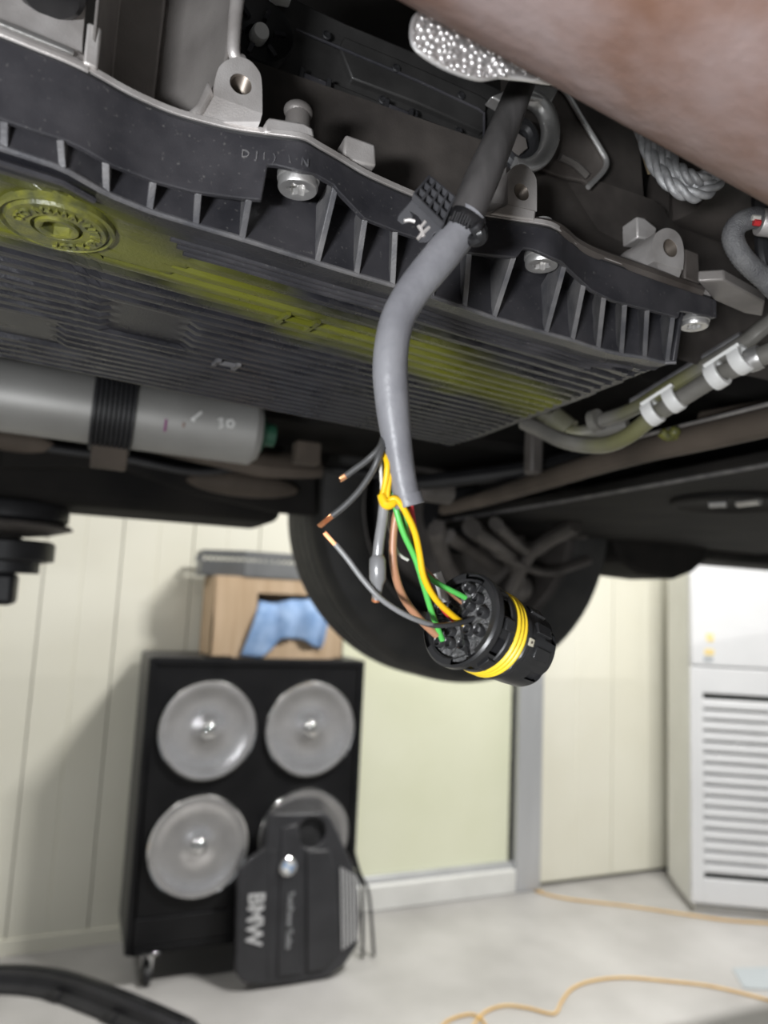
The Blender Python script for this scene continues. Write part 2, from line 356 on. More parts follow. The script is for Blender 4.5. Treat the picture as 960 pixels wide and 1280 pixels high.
acbox(0.02, AW - 0.02, 0.02, AD - 0.03, 0, 0.03).build('base', M['kick'], ac, bev=0.004)
acbox(-0.002, AW, -0.004, 0.03, sp + 0.002, AH - 0.01).build('upper_front_panel', M['acw'], ac, bev=0.01)
fp = MB(); gu1 = AW - gu0
acbox(-0.002, gu0, -0.004, 0.03, 0.045, sp - 0.001, fp); acbox(gu1, AW, -0.004, 0.03, 0.045, sp - 0.001, fp)
acbox(gu0, gu1, -0.004, 0.03, g0, sp - 0.001, fp); acbox(gu0, gu1, -0.004, 0.03, 0.045, gz1, fp)
fp.build('grille_frame', M['acw'], ac, bev=0.003)
acbox(gu0, gu1, 0.022, 0.028, gz1, g0).build('filter_mesh', M['dark_void'], ac)
ns = 17; pit = (g0 - gz1) / ns
for k in range(ns - 1):
    z = gz1 + (k + 1) * pit
    MB().obox(acp(AW / 2, 0.008, z), ud * (gu1 - gu0) / 2, vd * 0.012 + V(0, 0, 0.004), V(0, 0, pit * 0.33)).build('grille_slat', M['acw'], ac, bev=0.002)
for (px, py, w, h) in [(887, 797, .030, .034), (886, 815, .040, .026)]:
    u_, z_ = ACF(px, py); acbox(u_ - w / 2, u_ + w / 2, -0.006, -0.003, z_ - h / 2, z_ + h / 2).build('sticker', M['sticker'], ac, label='small yellow sticker')
u_, z_ = ACF(885, 824); acbox(u_ - .02, u_ + .02, -0.006, -0.003, z_ - .008, z_ + .008).build('sticker', M['patch'], ac, label='pale blue sticker strip')

# ================================================================== SPEAKER CABINET
CYF = 2.53; c0 = PY(163, 1196, CYF); c1 = PY(183, 820, CYF); c2 = PY(456, 828, CYF)
cx0, cx1, cz0, cz1 = (c0.x + c1.x) / 2 - 0.005, c2.x, 0.105, (c1.z + c2.z) / 2
cab = thing('loudspeaker_cabinet', 'large black cabinet with four round silver dishes on casters', 'speaker', ((cx0 + cx1) / 2, CYF + .15, 0))
MB().box(cx0, cx1, CYF + 0.016, CYF + 0.31, cz0, cz1).build('body', M['cabside'], cab, bev=0.006)
fm = MB(); bt = 0.022
fm.box(cx0, cx0 + bt, CYF - 0.004, CYF + .016, cz0, cz1).box(cx1 - bt, cx1, CYF - .004, CYF + .016, cz0, cz1)
fm.box(cx0 + bt, cx1 - bt, CYF - .004, CYF + .016, cz1 - bt, cz1).box(cx0 + bt, cx1 - bt, CYF - .004, CYF + .016, cz0, cz0 + bt)
fm.build('front_frame', M['cab'], cab, bev=0.004)
MB().box(cx0 + bt, cx1 - bt, CYF + 0.004, CYF + .0165, cz0 + bt, cz1 - bt).build('baffle', M['cab'], cab)
sh = PY(165, 1150, CYF); MB().box(cx0 + bt, cx1 - bt, CYF - .006, CYF + .006, cz0 + bt, sh.z).build('lower_panel', M['cab'], cab, bev=0.004)
for k, (px, py, rx) in enumerate([(260, 913, 62), (388, 911, 56), (248, 1058, 66), (380, 1046, 60)]):
    c = PY(px, py, CYF); e = PY(px + rx, py, CYF); r = abs(e.x - c.x) * 0.99; r = min(r, 0.165)
    c.y = CYF + 0.004
    ax = (0, -1, 0)
    d = MB().lathe([(r * .97, .002), (r * .93, .004), (r * .80, -.006), (r * .58, -.010), (r * .40, -.011), (r * .30, -.008), (r * .20, -.002), (r * .0001, -.002)], c + V(0, -.012, 0), ax, 56).build('dish', M['dish'], cab, sm=60)
    MB().lathe([(r * 1.0, 0), (r * 1.02, .010), (r * .985, .017), (r * .95, .014), (r * .95, 0)], c, ax, 56).build('rim', M['chrome'], d, sm=60)
    MB().lathe([(r * .955, .012), (r * .93, .002), (r * .90, -.006), (r * .86, -.010), (r * .81, -.010)], c, ax, 56).build('dish_lip', M['chrome'], d, sm=60)
    MB().lathe([(r * .17, 0), (r * .16, .006), (r * .11, .012), (r * .05, .015), (.0001, .016)], c + V(0, -.010, 0), ax, 24).build('dust_cap', M['chrome'], d, sm=60)
cw = PZ(183, 1237, 0)
for (wx, wy) in [(cw.x, CYF + 0.02), (cx1 - 0.06, CYF + 0.02), (cw.x, CYF + 0.27), (cx1 - 0.06, CYF + 0.27)]:
    cs = MB().box(wx - .03, wx + .03, wy - .03, wy + .03, cz0 - 0.006, cz0).prism([(wx - .02, wy, cz0 - .005), (wx + .02, wy, cz0 - .005), (wx + .02, wy + .025, .03), (wx - .02, wy + .025, .03)], (0, .012, 0)).lathe([(.0001, 0), (.012, 0), (.012, .02), (.0001, .02)], (wx, wy, cz0 - .025), (0, 0, 1), 14).build('caster', M['chrome'], cab, bev=0.001)
    MB().lathe([(.0001, -.011), (.028, -.011), (.03, -.008), (.03, .008), (.028, .011), (.0001, .011)], (wx, wy + .0, .03), (1, 0, 0), 24).build('caster_wheel', M['black'], cs)

# ================================================================== CARDBOARD BOX, CRATE, CLOTH
BYF = CYF + 0.05
b0 = PY(262, 818, BYF); b1 = PY(428, 818, BYF); bz = cz1 + 0.0005; bt0 = PY(300, 722, BYF).z
bxc = (b0.x + b1.x) / 2
box = thing('cardboard_box', 'open brown cardboard box on top of the black speaker cabinet', 'box', (bxc, BYF + .1, bz))
hx0, hx1 = PY(322, 745, BYF).x, PY(410, 745, BYF).x; hz0, hz1 = PY(340, 765, BYF).z, PY(340, 742, BYF).z
bb = MB(); t = .006; by1 = BYF + .24
bb.box(b0.x, b1.x, by1 - t, by1, bz, bt0).box(b0.x, b0.x + t, BYF, by1, bz, bt0).box(b1.x - t, b1.x, BYF, by1, bz, bt0).box(b0.x, b1.x, BYF, by1, bz, bz + t)
bb.box(b0.x, hx0, BYF, BYF + t, bz, bt0).box(hx1, b1.x, BYF, BYF + t, bz, bt0).box(hx0, hx1, BYF, BYF + t, bz, hz0).box(hx0, hx1, BYF, BYF + t, hz1, bt0)
bb.build('carton', M['card'], box, sm=0)
MB().box(b0.x + .004, b1.x - .004, BYF + .001, BYF + .119, bt0, bt0 + .004).build('flap', M['card'], box, sm=0)
MB().box(b0.x + .004, b1.x - .004, BYF + .121, by1, bt0, bt0 + .004).build('flap', M['card'], box, sm=0)
# crate
ez = bt0 + 0.0045; et = PY(300, 688, BYF).z; ex0, ex1 = PY(258, 700, BYF).x, PY(400, 700, BYF).x
cr = thing('plastic_crate', 'dark grey slotted plastic crate on top of the cardboard box', 'crate', ((ex0 + ex1) / 2, BYF + .1, ez))
ch = PY(307, 700, BYF).x - ex0
def crate_ring(z, ins=0): return [(ex0 + ins, BYF + .10, z), (ex0 + ch, BYF - .005 + ins, z), (ex1 - ins, BYF - .005 + ins, z), (ex1 - ins, by1 - ins, z), (ex0 + ins, by1 - ins, z)]
MB().prism(crate_ring(ez), (0, 0, .006)).build('base', M['basket'], cr, bev=.001)
for (zz0, zz1) in [(ez + .006, ez + .055), (et - .016, et)]:
    mb = MB(); A = crate_ring(zz0); B = crate_ring(zz0, .005)
    for i in range(5):
        j = (i + 1) % 5; mb.prism([A[i], A[j], B[j], B[i]], (0, 0, zz1 - zz0))
    mb.build('side_wall' if zz0 < ez + .01 else 'rim', M['basket'], cr, bev=.001)
A = crate_ring(ez + .055)
for i in range(5):
    j = (i + 1) % 5; p, q = Vector(A[i]), Vector(A[j]); n = max(3, int((q - p).length / .02))
    mb = MB(); dr = (q - p).normalized(); nn = Vector((-dr.y, dr.x, 0))
    for k in range(n + 1):
        mb.obox(p.lerp(q, k / n) + nn * .004 + V(0, 0, (et - .016 - ez - .055) / 2), dr * .004, nn * .002, V(0, 0, (et - .016 - ez - .055) / 2))
    mb.build('slotted_band', M['basket'], cr, kind='stuff')
# blue cloth hanging out of the box opening
cl = MB()
def cloth(u, v):
    px = 326 + 88 * u; top = 751 + 3 * math.sin(u * 8)
    bot = interp([(0, 820), (.18, 823), (.27, 812), (.34, 798), (.6, 800), (.75, 809), (.9, 812), (1, 802)], u)
    if u < .34: px -= 20 * v * (1 - u / .34) + 6 * v
    if u > .8: px -= 10 * v * (u - .8) / .2
    py = top + (bot - top) * v
    p = PY(px, py, BYF - .012)
    p.y += .03 * (1 - v) ** 6 + .007 * min(1, v * 1.5) * math.exp(-((u - .28) / .05) ** 2) - .008 * math.sin(u * 19 + v * 2) - .006 * math.sin(v * 3.1)
    return p
cl.grid(cloth, 36, 16)
tag(cl.build('wiping_cloth', M['blue'], sm=80, solid=.004), 'light blue cloth hanging out of the cardboard box opening', 'cloth')

# ================================================================== ENGINE COVER
q0 = PZ(370, 1232, 0); q0.y -= 0.0
tz = .66; lean = (CYF - 0.020 - q0.y - .030) / tz
cn = Vector((0, -1, -(-lean))).normalized(); cn = Vector((0, -1, lean)).normalized()
cpl = Vector((q0.x, q0.y, 0.004))
def CVR(px, py, h=0.0): return PP(px, py, cpl + cn * h, cn)
outl = [(336, 1017), (405, 1016), (413, 1021), (425, 1045), (434, 1065), (447, 1094), (451, 1146), (448, 1181), (430, 1208), (411, 1222), (363, 1230), (322, 1232), (304, 1229), (296, 1220), (294, 1208), (296, 1140), (298, 1088), (311, 1075), (331, 1060)]
cover = thing('engine_cover', 'charcoal plastic engine cover with silver lettering leaning on the speaker cabinet', 'engine cover', (q0.x, q0.y, 0))
hc = CVR(390, 1041); hr = (CVR(407, 1041) - hc).length
mb = MB()
O = [CVR(*p) for p in outl]
cu = Vector((1, 0, 0)); cw_ = cn.cross(cu); cw_ = -cw_ if cw_.z < 0 else cw_
# bridged face with round hole
def ring_face(mb, O, hc, hr, depth, un, uu, uw, nh=28):
    H = [hc + hr * (math.cos(2 * PI * k / nh) * uu + math.sin(2 * PI * k / nh) * uw) for k in range(nh)]
    def ang(p): d = p - hc; return math.atan2(d.dot(uw), d.dot(uu)) % (2 * PI)
    # resample outline by angle so both rings have matching rays
    D = []
    n = len(O)
    for i in range(n):
        for k in range(6): D.append(O[i].lerp(O[(i + 1) % n], k / 6))
    D.sort(key=ang); m = len(D)
    Hm = [hc + hr * (math.cos(ang(p)) * uu + math.sin(ang(p)) * uw) for p in D]
    vs = D + Hm + [p - un * depth for p in D] + [p - un * depth for p in Hm]
    fs = []
    for i in range(m):
        j = (i + 1) % m
        fs += [(i, j, m + j, m + i), (2 * m + i, 3 * m + i, 3 * m + j, 2 * m + j), (i, 2 * m + i, 2 * m + j, j), (m + i, m + j, 3 * m + j, 3 * m + i)]
    return mb.add(vs, fs)
ring_face(mb, O, hc, hr, .028, cn, cu, cw_)
MB().disc(hc - cn * .024, cn, hr * 1.05, 32).build('hole_dark_backing', M['black'], cover, sm=0)  # added black disc, darkens the open hole and hides the dish behind
mb.build('shell', M['cover'], cover, bev=.008, seg=3)
MB().prism([CVR(*p, .002) for p in [(336, 1063), (346, 1063), (344, 1218), (334, 1226)]], -cn * .004).build('groove_rib', M['cover'], cover, bev=.001)
MB().prism([CVR(*p, .006) for p in [(352, 1035), (372, 1030), (378, 1064), (376, 1218), (347, 1222)]], -cn * .01).build('centre_band', M['cover'], cover, bev=.004)
MB().prism([CVR(*p, .010) for p in [(384, 1064), (412, 1062), (420, 1085), (424, 1190), (405, 1212), (384, 1216)]], -cn * .014).build('raised_panel', M['cover'], cover, bev=.005)
for k in range(5):
    a = 427 + k * 4.3
    MB().prism([CVR(a - .9, 1084 + k * 2.4, .008), CVR(a + .9, 1085 + k * 2.4, .008), CVR(a + 2.6, 1186 - k * 3.0, .008), CVR(a + .8, 1188 - k * 3.0, .008)], -cn * .01).build('silver_bar', M['silver_print'], cover)
tm = MB(); d = (CVR(315, 1180) - CVR(319, 1120)); hgt = (CVR(329, 1149) - CVR(309, 1149)).length; ln = (CVR(316, 1181) - CVR(318, 1118)).length
put_text(tm, 'BMW', hgt * 1.42, .002, CVR(318, 1149, .003), d, cn.cross(d.normalized()), sx=ln / (hgt * 1.42 * 2.25), bold=.02)
tm.build('lettering', M['silver_print'], cover, sm=0, kind='stuff')
tm = MB(); d = CVR(361, 1186) - CVR(364, 1114); ln = d.length; hgt = (CVR(367, 1150) - CVR(357, 1150)).length
put_text(tm, 'TwinPower Turbo', hgt * 1.15, .0015, CVR(362, 1150, .010), d, cn.cross(d.normalized()), sx=ln / (hgt * 1.15 * 7.6))
tm.build('lettering', M['frame'], cover, sm=0, kind='stuff')
rc = CVR(360, 1083, .008); rr = (CVR(370.5, 1083) - CVR(360, 1083)).length
em = MB().lathe([(rr, -.004), (rr, .003), (rr * .9, .005), (rr * .85, .003), (.0001, .003)], rc, cn, 32).build('roundel', M['chrome'], cover)
for k in range(4):
    aa = [rc + cn * .0045] + [rc + cn * .0045 + rr * .62 * (math.cos(k * PI / 2 + q * PI / 16 + .3) * cu + math.sin(k * PI / 2 + q * PI / 16 + .3) * cw_) for q in range(9)]
    MB().prism(aa, -cn * .002).build('roundel_quadrant', M['blue'] if k % 2 else M['white'], em, sm=0)

# ================================================================== FLOOR ITEMS
st = smooth([PZ(-90, 1230, .02), PZ(0, 1222, .02), PZ(70, 1228, .02), (PZ(130, 1248, .02)), PZ(180, 1268, .02), PZ(232, 1292, .02)], 8)
tr = thing('trim_strip', 'curved black plastic trim strip lying on the floor at lower left', 'trim strip', st[len(st) // 2].xy.to_3d())
def sweep(mb, path, prof):
    n = len(path); vs = []; m = len(prof)
    for i in range(n):
        t = (path[min(i + 1, n - 1)] - path[max(i - 1, 0)]); t.z = 0; t.normalize(); s = Vector((t.y, -t.x, 0))
        for (a, z) in prof: vs.append(Vector((path[i].x, path[i].y, 0)) + s * a + V(0, 0, z))
    fs = [(i * m + k, i * m + (k + 1) % m, (i + 1) * m + (k + 1) % m, (i + 1) * m + k) for i in range(n - 1) for k in range(m)]
    fs += [tuple(range(m)), tuple(range((n - 1) * m, n * m))]
    return mb.add(vs, fs)
sweep(MB(), st, [(-.06, 0), (-.06, .012), (-.035, .04), (.01, .05), (.03, .045), (.035, .02), (.062, .012), (.062, 0)]).build('profile', M['trim'], tr, sm=30)
sweep(MB(), st, [(-.02, .0455), (-.02, .052), (.004, .056), (.008, .0505)]).build('ridge', M['black_gloss'], tr, sm=30)
for fr in (.45, .7):
    p = st[int(fr * (len(st) - 1))]; q = st[int(fr * (len(st) - 1)) + 1]; t = (q - p).normalized(); s = Vector((t.y, -t.x, 0)); p = Vector((p.x, p.y, 0))
    MB().obox(p + s * .055 + V(0, 0, .014), t * .02, s * .012, V(0, 0, .013)).build('clip_tab', M['black'], tr, bev=.002)
c_ = smooth([PZ(*p, .005) for p in [(638, 1088), (650, 1102), (680, 1117), (720, 1125), (780, 1132), (850, 1142)]] + [PZ(*p, .005) for p in [(905, 1150), (960, 1154), (1040, 1158)]], 8)
c_[0].y = min(c_[0].y, WY - .05)
for p in c_: p.y = min(p.y, WY - .05)
tag(MB().tube(c_, .0042, 8).build('power_cord', M['cord'], sm=60), 'orange yellow cord running from the door frame to the air conditioner', 'cord')
c_ = smooth([PZ(*p, .005) for p in [(545, 1292), (560, 1276), (585, 1268), (600, 1272), (608, 1284)]], 8)
c2_ = smooth([PZ(*p, .005) for p in [(590, 1284), (605, 1266), (630, 1257), (660, 1260), (692, 1267), (702, 1252), (715, 1236), (740, 1226), (780, 1222), (830, 1226), (890, 1233), (960, 1250), (1020, 1268)]], 8)
tag(MB().tube(c_, .0042, 8).tube(c2_, .0042, 8).build('extension_cord', M['cord'], sm=60), 'looped yellow cord lying on the open floor at lower right', 'cord')
tag(MB().prism([PZ(*p, .0006) for p in [(915, 1211), (985, 1209), (1010, 1240), (930, 1236)]], (0, 0, .003)).build('floor_mat', M['patch'], sm=0), 'small grey mat on the floor at the right edge', 'mat')
bk = thing('thin_black_cable', 'thin black cables hanging beside the engine cover down to the floor', 'cable', PZ(466, 1140, 0))
for pts in ([(441, 1060, 2.57), (450, 1092, 2.56), (461, 1118, 2.54), (470, 1138, 2.50)], [(440, 1062, 2.58), (448, 1094, 2.57), (453, 1116, 2.55), (456, 1137, 2.50)]):
    P = [PY(a, b, y) for a, b, y in pts]; P[-1].z = .006
    MB().tube(smooth(P, 6), .006, 8).build('strand', M['black'], bk)

# ================================================================== CAR UNDERSIDE
car = thing('car_underbody', 'dark underside of the car raised above the workshop floor', 'car underbody', (0.5, .9, 1.5))
sx1 = PY(338, 650, 1.28).x
zs = PY(200, 640, 1.20).z
MB().box(-3, sx1, 1.20, 1.38, zs, zs + .16).build('sill', M['underbody'], car, bev=.018, seg=3)
MB().prism([PY(0, 585, 1.16), PY(150, 585, 1.16), PY(245, 618, 1.16), PY(345, 640, 1.16), PY(395, 645, 1.16), PY(395, 590, 1.16), PY(330, 590, 1.16), PY(0, 555, 1.16)], (0, .02, 0)).build('inner_sill_flange', M['underbody'], car, bev=.004)
MB().box(-3, 3.4, .60, 1.45, 1.52, 1.535).build('floor_pan', M['underbody'], car)
MB().box(-3, 3.4, .585, .60, 1.50, 1.95).build('tunnel_wall', M['underbody'], car)
MB().box(-3, 3.4, -.60, .60, 1.95, 1.965).build('tunnel_roof', M['underbody'], car)
MB().box(-3, 3.4, -.60, .0, 1.60, 1.615).build('floor_pan', M['underbody'], car)
# bulges on the floor pan
MB().tube(smooth([PY(160, 545, 1.0), PY(250, 560, 1.0), PY(330, 578, 1.0), PY(400, 585, 1.0)], 6), [.02, .03, .03, .02], 10, flat=.5).build('stiffening_bead', M['under_brown'], car)
MB().ball(PY(305, 606, 1.13), .09, 20, (1, .25, .22)).build('dusty_shield', M['under_brown'], car)
MB().ball(PY(20, 552, 1.1), .05, 16, (1, .3, .3)).build('dusty_shield', M['under_brown'], car)
# brake pipe along sill
MB().tube(smooth([PY(0, 545, 1.1), PY(60, 560, 1.1), PY(150, 572, 1.1), PY(250, 590, 1.1), PY(330, 580, 1.1), PY(420, 588, 1.1), PY(520, 600, 1.1)], 6), .006, 8).build('brake_pipe', M['black'], car)
# splash panel behind the engine bay: flat tray with its leading edge across the car
ZT = 1.40
tr_pts = [PZ(545, 652, ZT), PZ(700, 625, ZT), PZ(960, 577, ZT), PZ(1150, 541, ZT), PZ(1400, 640, ZT), PZ(1000, 690, ZT), PZ(850, 700, ZT), PZ(700, 682, ZT), PZ(560, 668, ZT)]
MB().prism(tr_pts, (0, 0, .012)).build('splash_tray', M['underbody'], car, bev=.003)
rc_ = PZ(915, 627, ZT - .001)
MB().lathe([(.075, 0), (.075, .004), (.068, .006), (.06, .003), (.0001, .002)], rc_, (0, 0, -1), 32).build('tray_cap', M['underbody'], car)
for (a, b) in [((887, 630), (908, 629)), ((922, 629), (950, 626))]:
    MB().tube([PZ(*a, ZT - .006), PZ(*b, ZT - .006)], .005, 8).build('slot', M['steel'], car)
MB().tube([PZ(545, 651, ZT + .003), PZ(700, 624, ZT + .003), PZ(960, 576, ZT + .003), PZ(1150, 540, ZT + .003)], .006, 8).build('tray_edge_bead', M['plastic_rib'], car)
# sill behind the wheel
z2 = PY(900, 702, 1.25).z; xs0 = PY(872, 690, 1.25).x
MB().box(xs0, xs0 + 2, 1.22, 1.40, z2, z2 + .2).build('sill', M['underbody'], car, bev=.02, seg=3)
w0 = [PY(*p, 1.2) for p in [(765, 660), (775, 700), (800, 718), (845, 724), (868, 715), (884, 700), (900, 640), (765, 630)]]
MB().prism(w0, (0, .15, 0)).build('wheel_arch_liner', M['underbody'], car, bev=.01)
MB().prism([PY(*p, 1.36) for p in [(330, 590), (350, 640), (390, 600), (600, 560), (760, 620), (800, 660), (900, 640), (900, 480), (330, 480)]], (0, .02, 0)).build('wheel_arch', M['underbody'], car)
MB().box(-.6, 3.0, 1.0, 1.2, 1.505, 1.52).build('arch_cover', M['underbody'], car)
# tension strut
stt = thing('tension_strut', 'long grey metal strut running diagonally under the car above the splash tray', 'strut', PD(760, 580, .62))
sp_ = smooth([PD(555, 636, 1.0), PD(610, 622, .92), PD(700, 594, .78), PD(800, 564, .66), PD(900, 541, .57), PD(1010, 515, .50), PD(1250, 452, .40), PD(1700, 330, .32)], 8)
MB().tube(sp_, [.010, .013, .014, .013, .013], 12, flat=.8).build('bar', M['under_brown'], stt)
MB().tube([p + V(0, 0, .012) for p in sp_[24:]], .003, 8).build('edge_flange', M['alu'], stt)
tu = thing('black_pipe_run', 'dark pipe with metal bracket in the gap beyond the gearbox', 'pipe', PD(600, 585, .85))
MB().tube(smooth([PD(500, 606, .9), PD(590, 596, .88), PD(680, 582, .86), PD(760, 560, .8)], 6), .010, 10).build('pipe', M['black_gloss'], tu)
MB().obox(PD(667, 560, .80), V(.008, 0, 0), V(0, .008, 0), V(0, 0, .03)).build('bracket', M['arm'], tu, bev=.003)
MB().lathe([(.0001, 0), (.014, 0), (.014, .05), (.0001, .05)], PD(520, 612, .9), (1, .1, 0), 16).build('coupling', M['arm'], tu)
# lift pad
lp = PY(16, 622, 1.28)
lift = thing('lift_arm_pad', 'round black lift pad on a metal screw under the sill at left', 'lift pad', (lp.x, lp.y, 1.2))
zt_ = zs
MB().lathe([(.0001, 0), (.082, 0), (.086, -.006), (.086, -.024), (.078, -.03), (.0001, -.03)], (lp.x, 1.27, zs - .001), (0, 0, 1), 36).build('rubber_pad', M['black'], lift, sm=40)
MB().lathe([(.0001, -.031), (.09, -.031), (.094, -.036), (.06, -.046), (.03, -.05), (.0001, -.05)], (lp.x, 1.27, zs - .001), (0, 0, 1), 36).build('pad_plate', M['arm'], lift, sm=40)
z3 = PY(16, 676, 1.27).z; z4 = PY(16, 716, 1.27).z
scr = [(.0001, 0)] + [(.019 + .0015 * (k % 2), -(k) * .004) for k in range(int((zs - .05 - z3) / .004) + 2)] + [(.0001, -(int((zs - .05 - z3) / .004) + 1) * .004)]
MB().lathe(scr, (lp.x, 1.27, zs - .05), (0, 0, 1), 20).build('screw', M['arm'], lift)
MB().lathe([(.0001, 0), (.066, 0), (.07, -.004), (.07, -.03), (.05, -.034), (.05, z4 - z3), (.0001, z4 - z3)], (lp.x, 1.27, z3), (0, 0, 1), 30).build('collar', M['black'], lift, sm=40)
MB().box(lp.x - 1.4, lp.x + .02, 1.23, 1.31, z4 - .05, z4).build('lift_arm', M['black'], lift, bev=.008)

# ================================================================== WHEEL
WX = PY(600, 650, 1.2).x; WZ = 1.432; W0 = 1.2
wh = thing('mounted_tyre', 'black tyre and inner rim seen from behind hanging below the raised car', 'wheel', (WX, W0 + .1, WZ))
tp = [(.235, .012), (.25, .004), (.285, .0), (.315, .010), (.327, .026), (.330, .040)]
for gy in (.060, .095, .130, .165):
    tp += [(.331, gy - .006), (.324, gy - .004), (.324, gy + .004), (.331, gy + .006)]
tp += [(.330, .185), (.327, .199), (.315, .215), (.285, .225), (.25, .221), (.235, .213)]
MB().lathe(tp, (WX, W0, WZ), (0, 1, 0), 112).build('tyre', M['rubber'], wh, sm=30)
tb = MB()
for k in range(60):
    a = 2 * PI * k / 60; 
    for gy, hh in ((.078, .012), (.147, .012)):
        c = V(WX + .3305 * math.cos(a), W0 + gy, WZ + .3305 * math.sin(a))
        tb.obox(c, V(-math.sin(a), .25, math.cos(a)).normalized() * .009, V(0, hh, 0), V(math.cos(a), 0, math.sin(a)) * .0006)
tb.build('tread_block', M['rubber'], wh, sm=0, kind='stuff')
rim = MB().lathe([(.236, .010), (.244, .013), (.244, .022), (.228, .026), (.222, .05), (.212, .12), (.205, .19)], (WX, W0, WZ), (0, 1, 0), 64).build('rim_barrel', M['arm'], wh, sm=50)
MB().lathe([(.205, .19), (.14, .175), (.06, .165), (.0001, .165)], (WX, W0, WZ), (0, 1, 0), 48).build('rim_face', M['black'], rim)
MB().lathe([(.0001, .09), (.165, .09), (.168, .095), (.168, .118), (.165, .123), (.0001, .123)], (WX, W0, WZ), (0, 1, 0), 48).build('brake_disc', M['arm'], wh)
MB().lathe([(.0001, .03), (.05, .03), (.06, .05), (.08, .09), (.0001, .09)], (WX, W0, WZ), (0, 1, 0), 32).build('hub', M['black'], wh)
sus = thing('suspension_arms', 'dusty grey suspension arms reaching into the raised wheel', 'suspension', (WX, 1.1, WZ))
for pts, r in ([[(620, 655, .98), (665, 690, 1.12), (700, 665, 1.2), (735, 650, 1.24)], .014], [[(590, 660, 1.0), (640, 700, 1.12), (648, 742, 1.2)], .020], [[(560, 670, 1.02), (590, 690, 1.14), (620, 712, 1.2)], .013], [[(545, 660, 1.0), (555, 700, 1.1), (575, 735, 1.2)], .016], [[(640, 735, 1.16), (665, 690, 1.1), (720, 655, 1.0)], .02], [[(620, 690, 1.08), (680, 715, 1.14), (735, 700, 1.2)], .011]):
    MB().tube(smooth([PY(*p) for p in pts], 7), [r, r * .8, r], 10, flat=.75).build('control_arm', M['arm'], sus)
MB().ball(PY(648, 735, 1.19), .028, 14).build('ball_joint', M['arm'], sus)
MB().ball(PY(725, 660, 1.2), .025, 14).build('ball_joint', M['arm'], sus)
# fix tuple ordering: PY takes Y as third value
# ================================================================== SILVER CANISTER
k0 = PY(-120, 475, .80); k1 = PY(322, 542, .80); axd = (k1 - k0).normalized(); rad = .037
can = thing('silver_canister', 'silver metal cylinder held by a black strap behind the gearbox pan', 'canister', k1)
L_ = (k1 - k0).length
MB().lathe([(.0001, 0), (rad - .005, 0), (rad, .005), (rad, L_ - .008), (rad - .006, L_), (.0001, L_)], k0, axd, 40).build('cylinder', M['canister'], can)
t0 = (PY(115, 510, .80) - k0).dot(axd); t1 = (PY(168, 517, .80) - k0).dot(axd)
stp = [(rad * .8, t0)]
for k in range(9):
    h = t0 + (t1 - t0) * (k + .5) / 9; w = (t1 - t0) / 18
    stp += [(rad + .002, h - w), (rad + .006, h - w * .6), (rad + .006, h + w * .6), (rad + .002, h + w)]
MB().lathe(stp + [(rad * .8, t1)], k0, axd, 40).build('strap', M['black'], can, label='black ribbed strap')
MB().obox(k0 + axd * (t0 + t1) / 2 + V(0, 0, -rad - .012), axd * .018, V(0, .012, 0), V(0, 0, .012)).build('strap_foot', M['under_brown'], can, bev=.002)
MB().lathe([(.0001, 0), (.022, 0), (.022, .006), (.013, .009), (.013, .02), (.0001, .02)], k1 - axd * .001, axd, 20).build('end_fitting', M['green'], can, label='dark green end fitting')
MB().obox(PY(383, 567, .86), V(.016, 0, 0), V(0, .012, 0), V(0, 0, .014)).build('mounting_block', M['under_brown'], can, bev=.003)
vw = (k0.lerp(k1, .8) - Vector(C3)).normalized(); sd = (vw - axd * vw.dot(axd)).normalized()
def on_can(px, py):
    p = PD(px, py, .5); c = Vector(C3); r_ = (p - c).normalized()
    # nearest hit with the cylinder
    o = c - k0; o -= axd * o.dot(axd); dd = r_ - axd * r_.dot(axd)
    A = dd.dot(dd); B = 2 * o.dot(dd); Cc = o.dot(o) - (rad + .0006) ** 2; D = B * B - 4 * A * Cc
    if D < 0: return c + r_ * .75
    return c + r_ * ((-B - math.sqrt(D)) / (2 * A))
for pts, mm in (([(208, 524), (207, 532), (206, 539)], 'purple'), ([(230, 528), (229, 534)], 'rust'), ([(239, 525), (246, 520), (252, 515)], 'chalk'), ([(243, 521), (242, 527)], 'chalk'),
                ([(273, 525), (277, 523), (278, 527), (275, 529), (279, 532), (274, 535)], 'chalk'), ([(284, 526), (290, 525), (293, 529), (290, 534), (285, 533), (284, 527)], 'chalk')):
    MB().tube([on_can(*p) for p in pts], .0012, 6).build('marker_stroke', M[mm], can)

# ================================================================== GEARBOX: aluminium case
ZP, ZTOP = 1.385, 1.4185
TOP = [(-130, -5), (-60, 22), (0, 45), (50, 65), (85, 79), (120, 96), (165, 121), (215, 143), (260, 156), (300, 165), (345, 171), (380, 176), (402, 188), (425, 201), (455, 219), (480, 231), (510, 244), (540, 256), (570, 265), (600, 271), (645, 278), (690, 285), (712, 300), (735, 317), (770, 330), (830, 352), (891, 372)]
LOW = [(-140, 100), (-60, 130), (0, 148), (40, 162), (82, 175), (107, 187), (140, 206), (192, 226), (240, 239), (300, 247), (327, 249.5), (328.5, 205), (345, 206), (395, 218), (418, 231), (421, 236), (456, 273), (502, 291), (571, 313), (593, 317), (648, 322), (650, 310), (665, 311), (702, 327), (709, 334), (740, 363), (767, 376), (837, 394), (849, 398), (850.5, 388), (862, 390), (891, 396)]
tp_ = [(a, b) for a, b in smooth([(x, y, 0) for x, y in TOP], 10) and [(p.x, p.y) for p in smooth([(x, y, 0) for x, y in TOP], 10)]]
OUT = [PZ(a, b, ZTOP) for a, b in tp_]            # gasket outline in plan
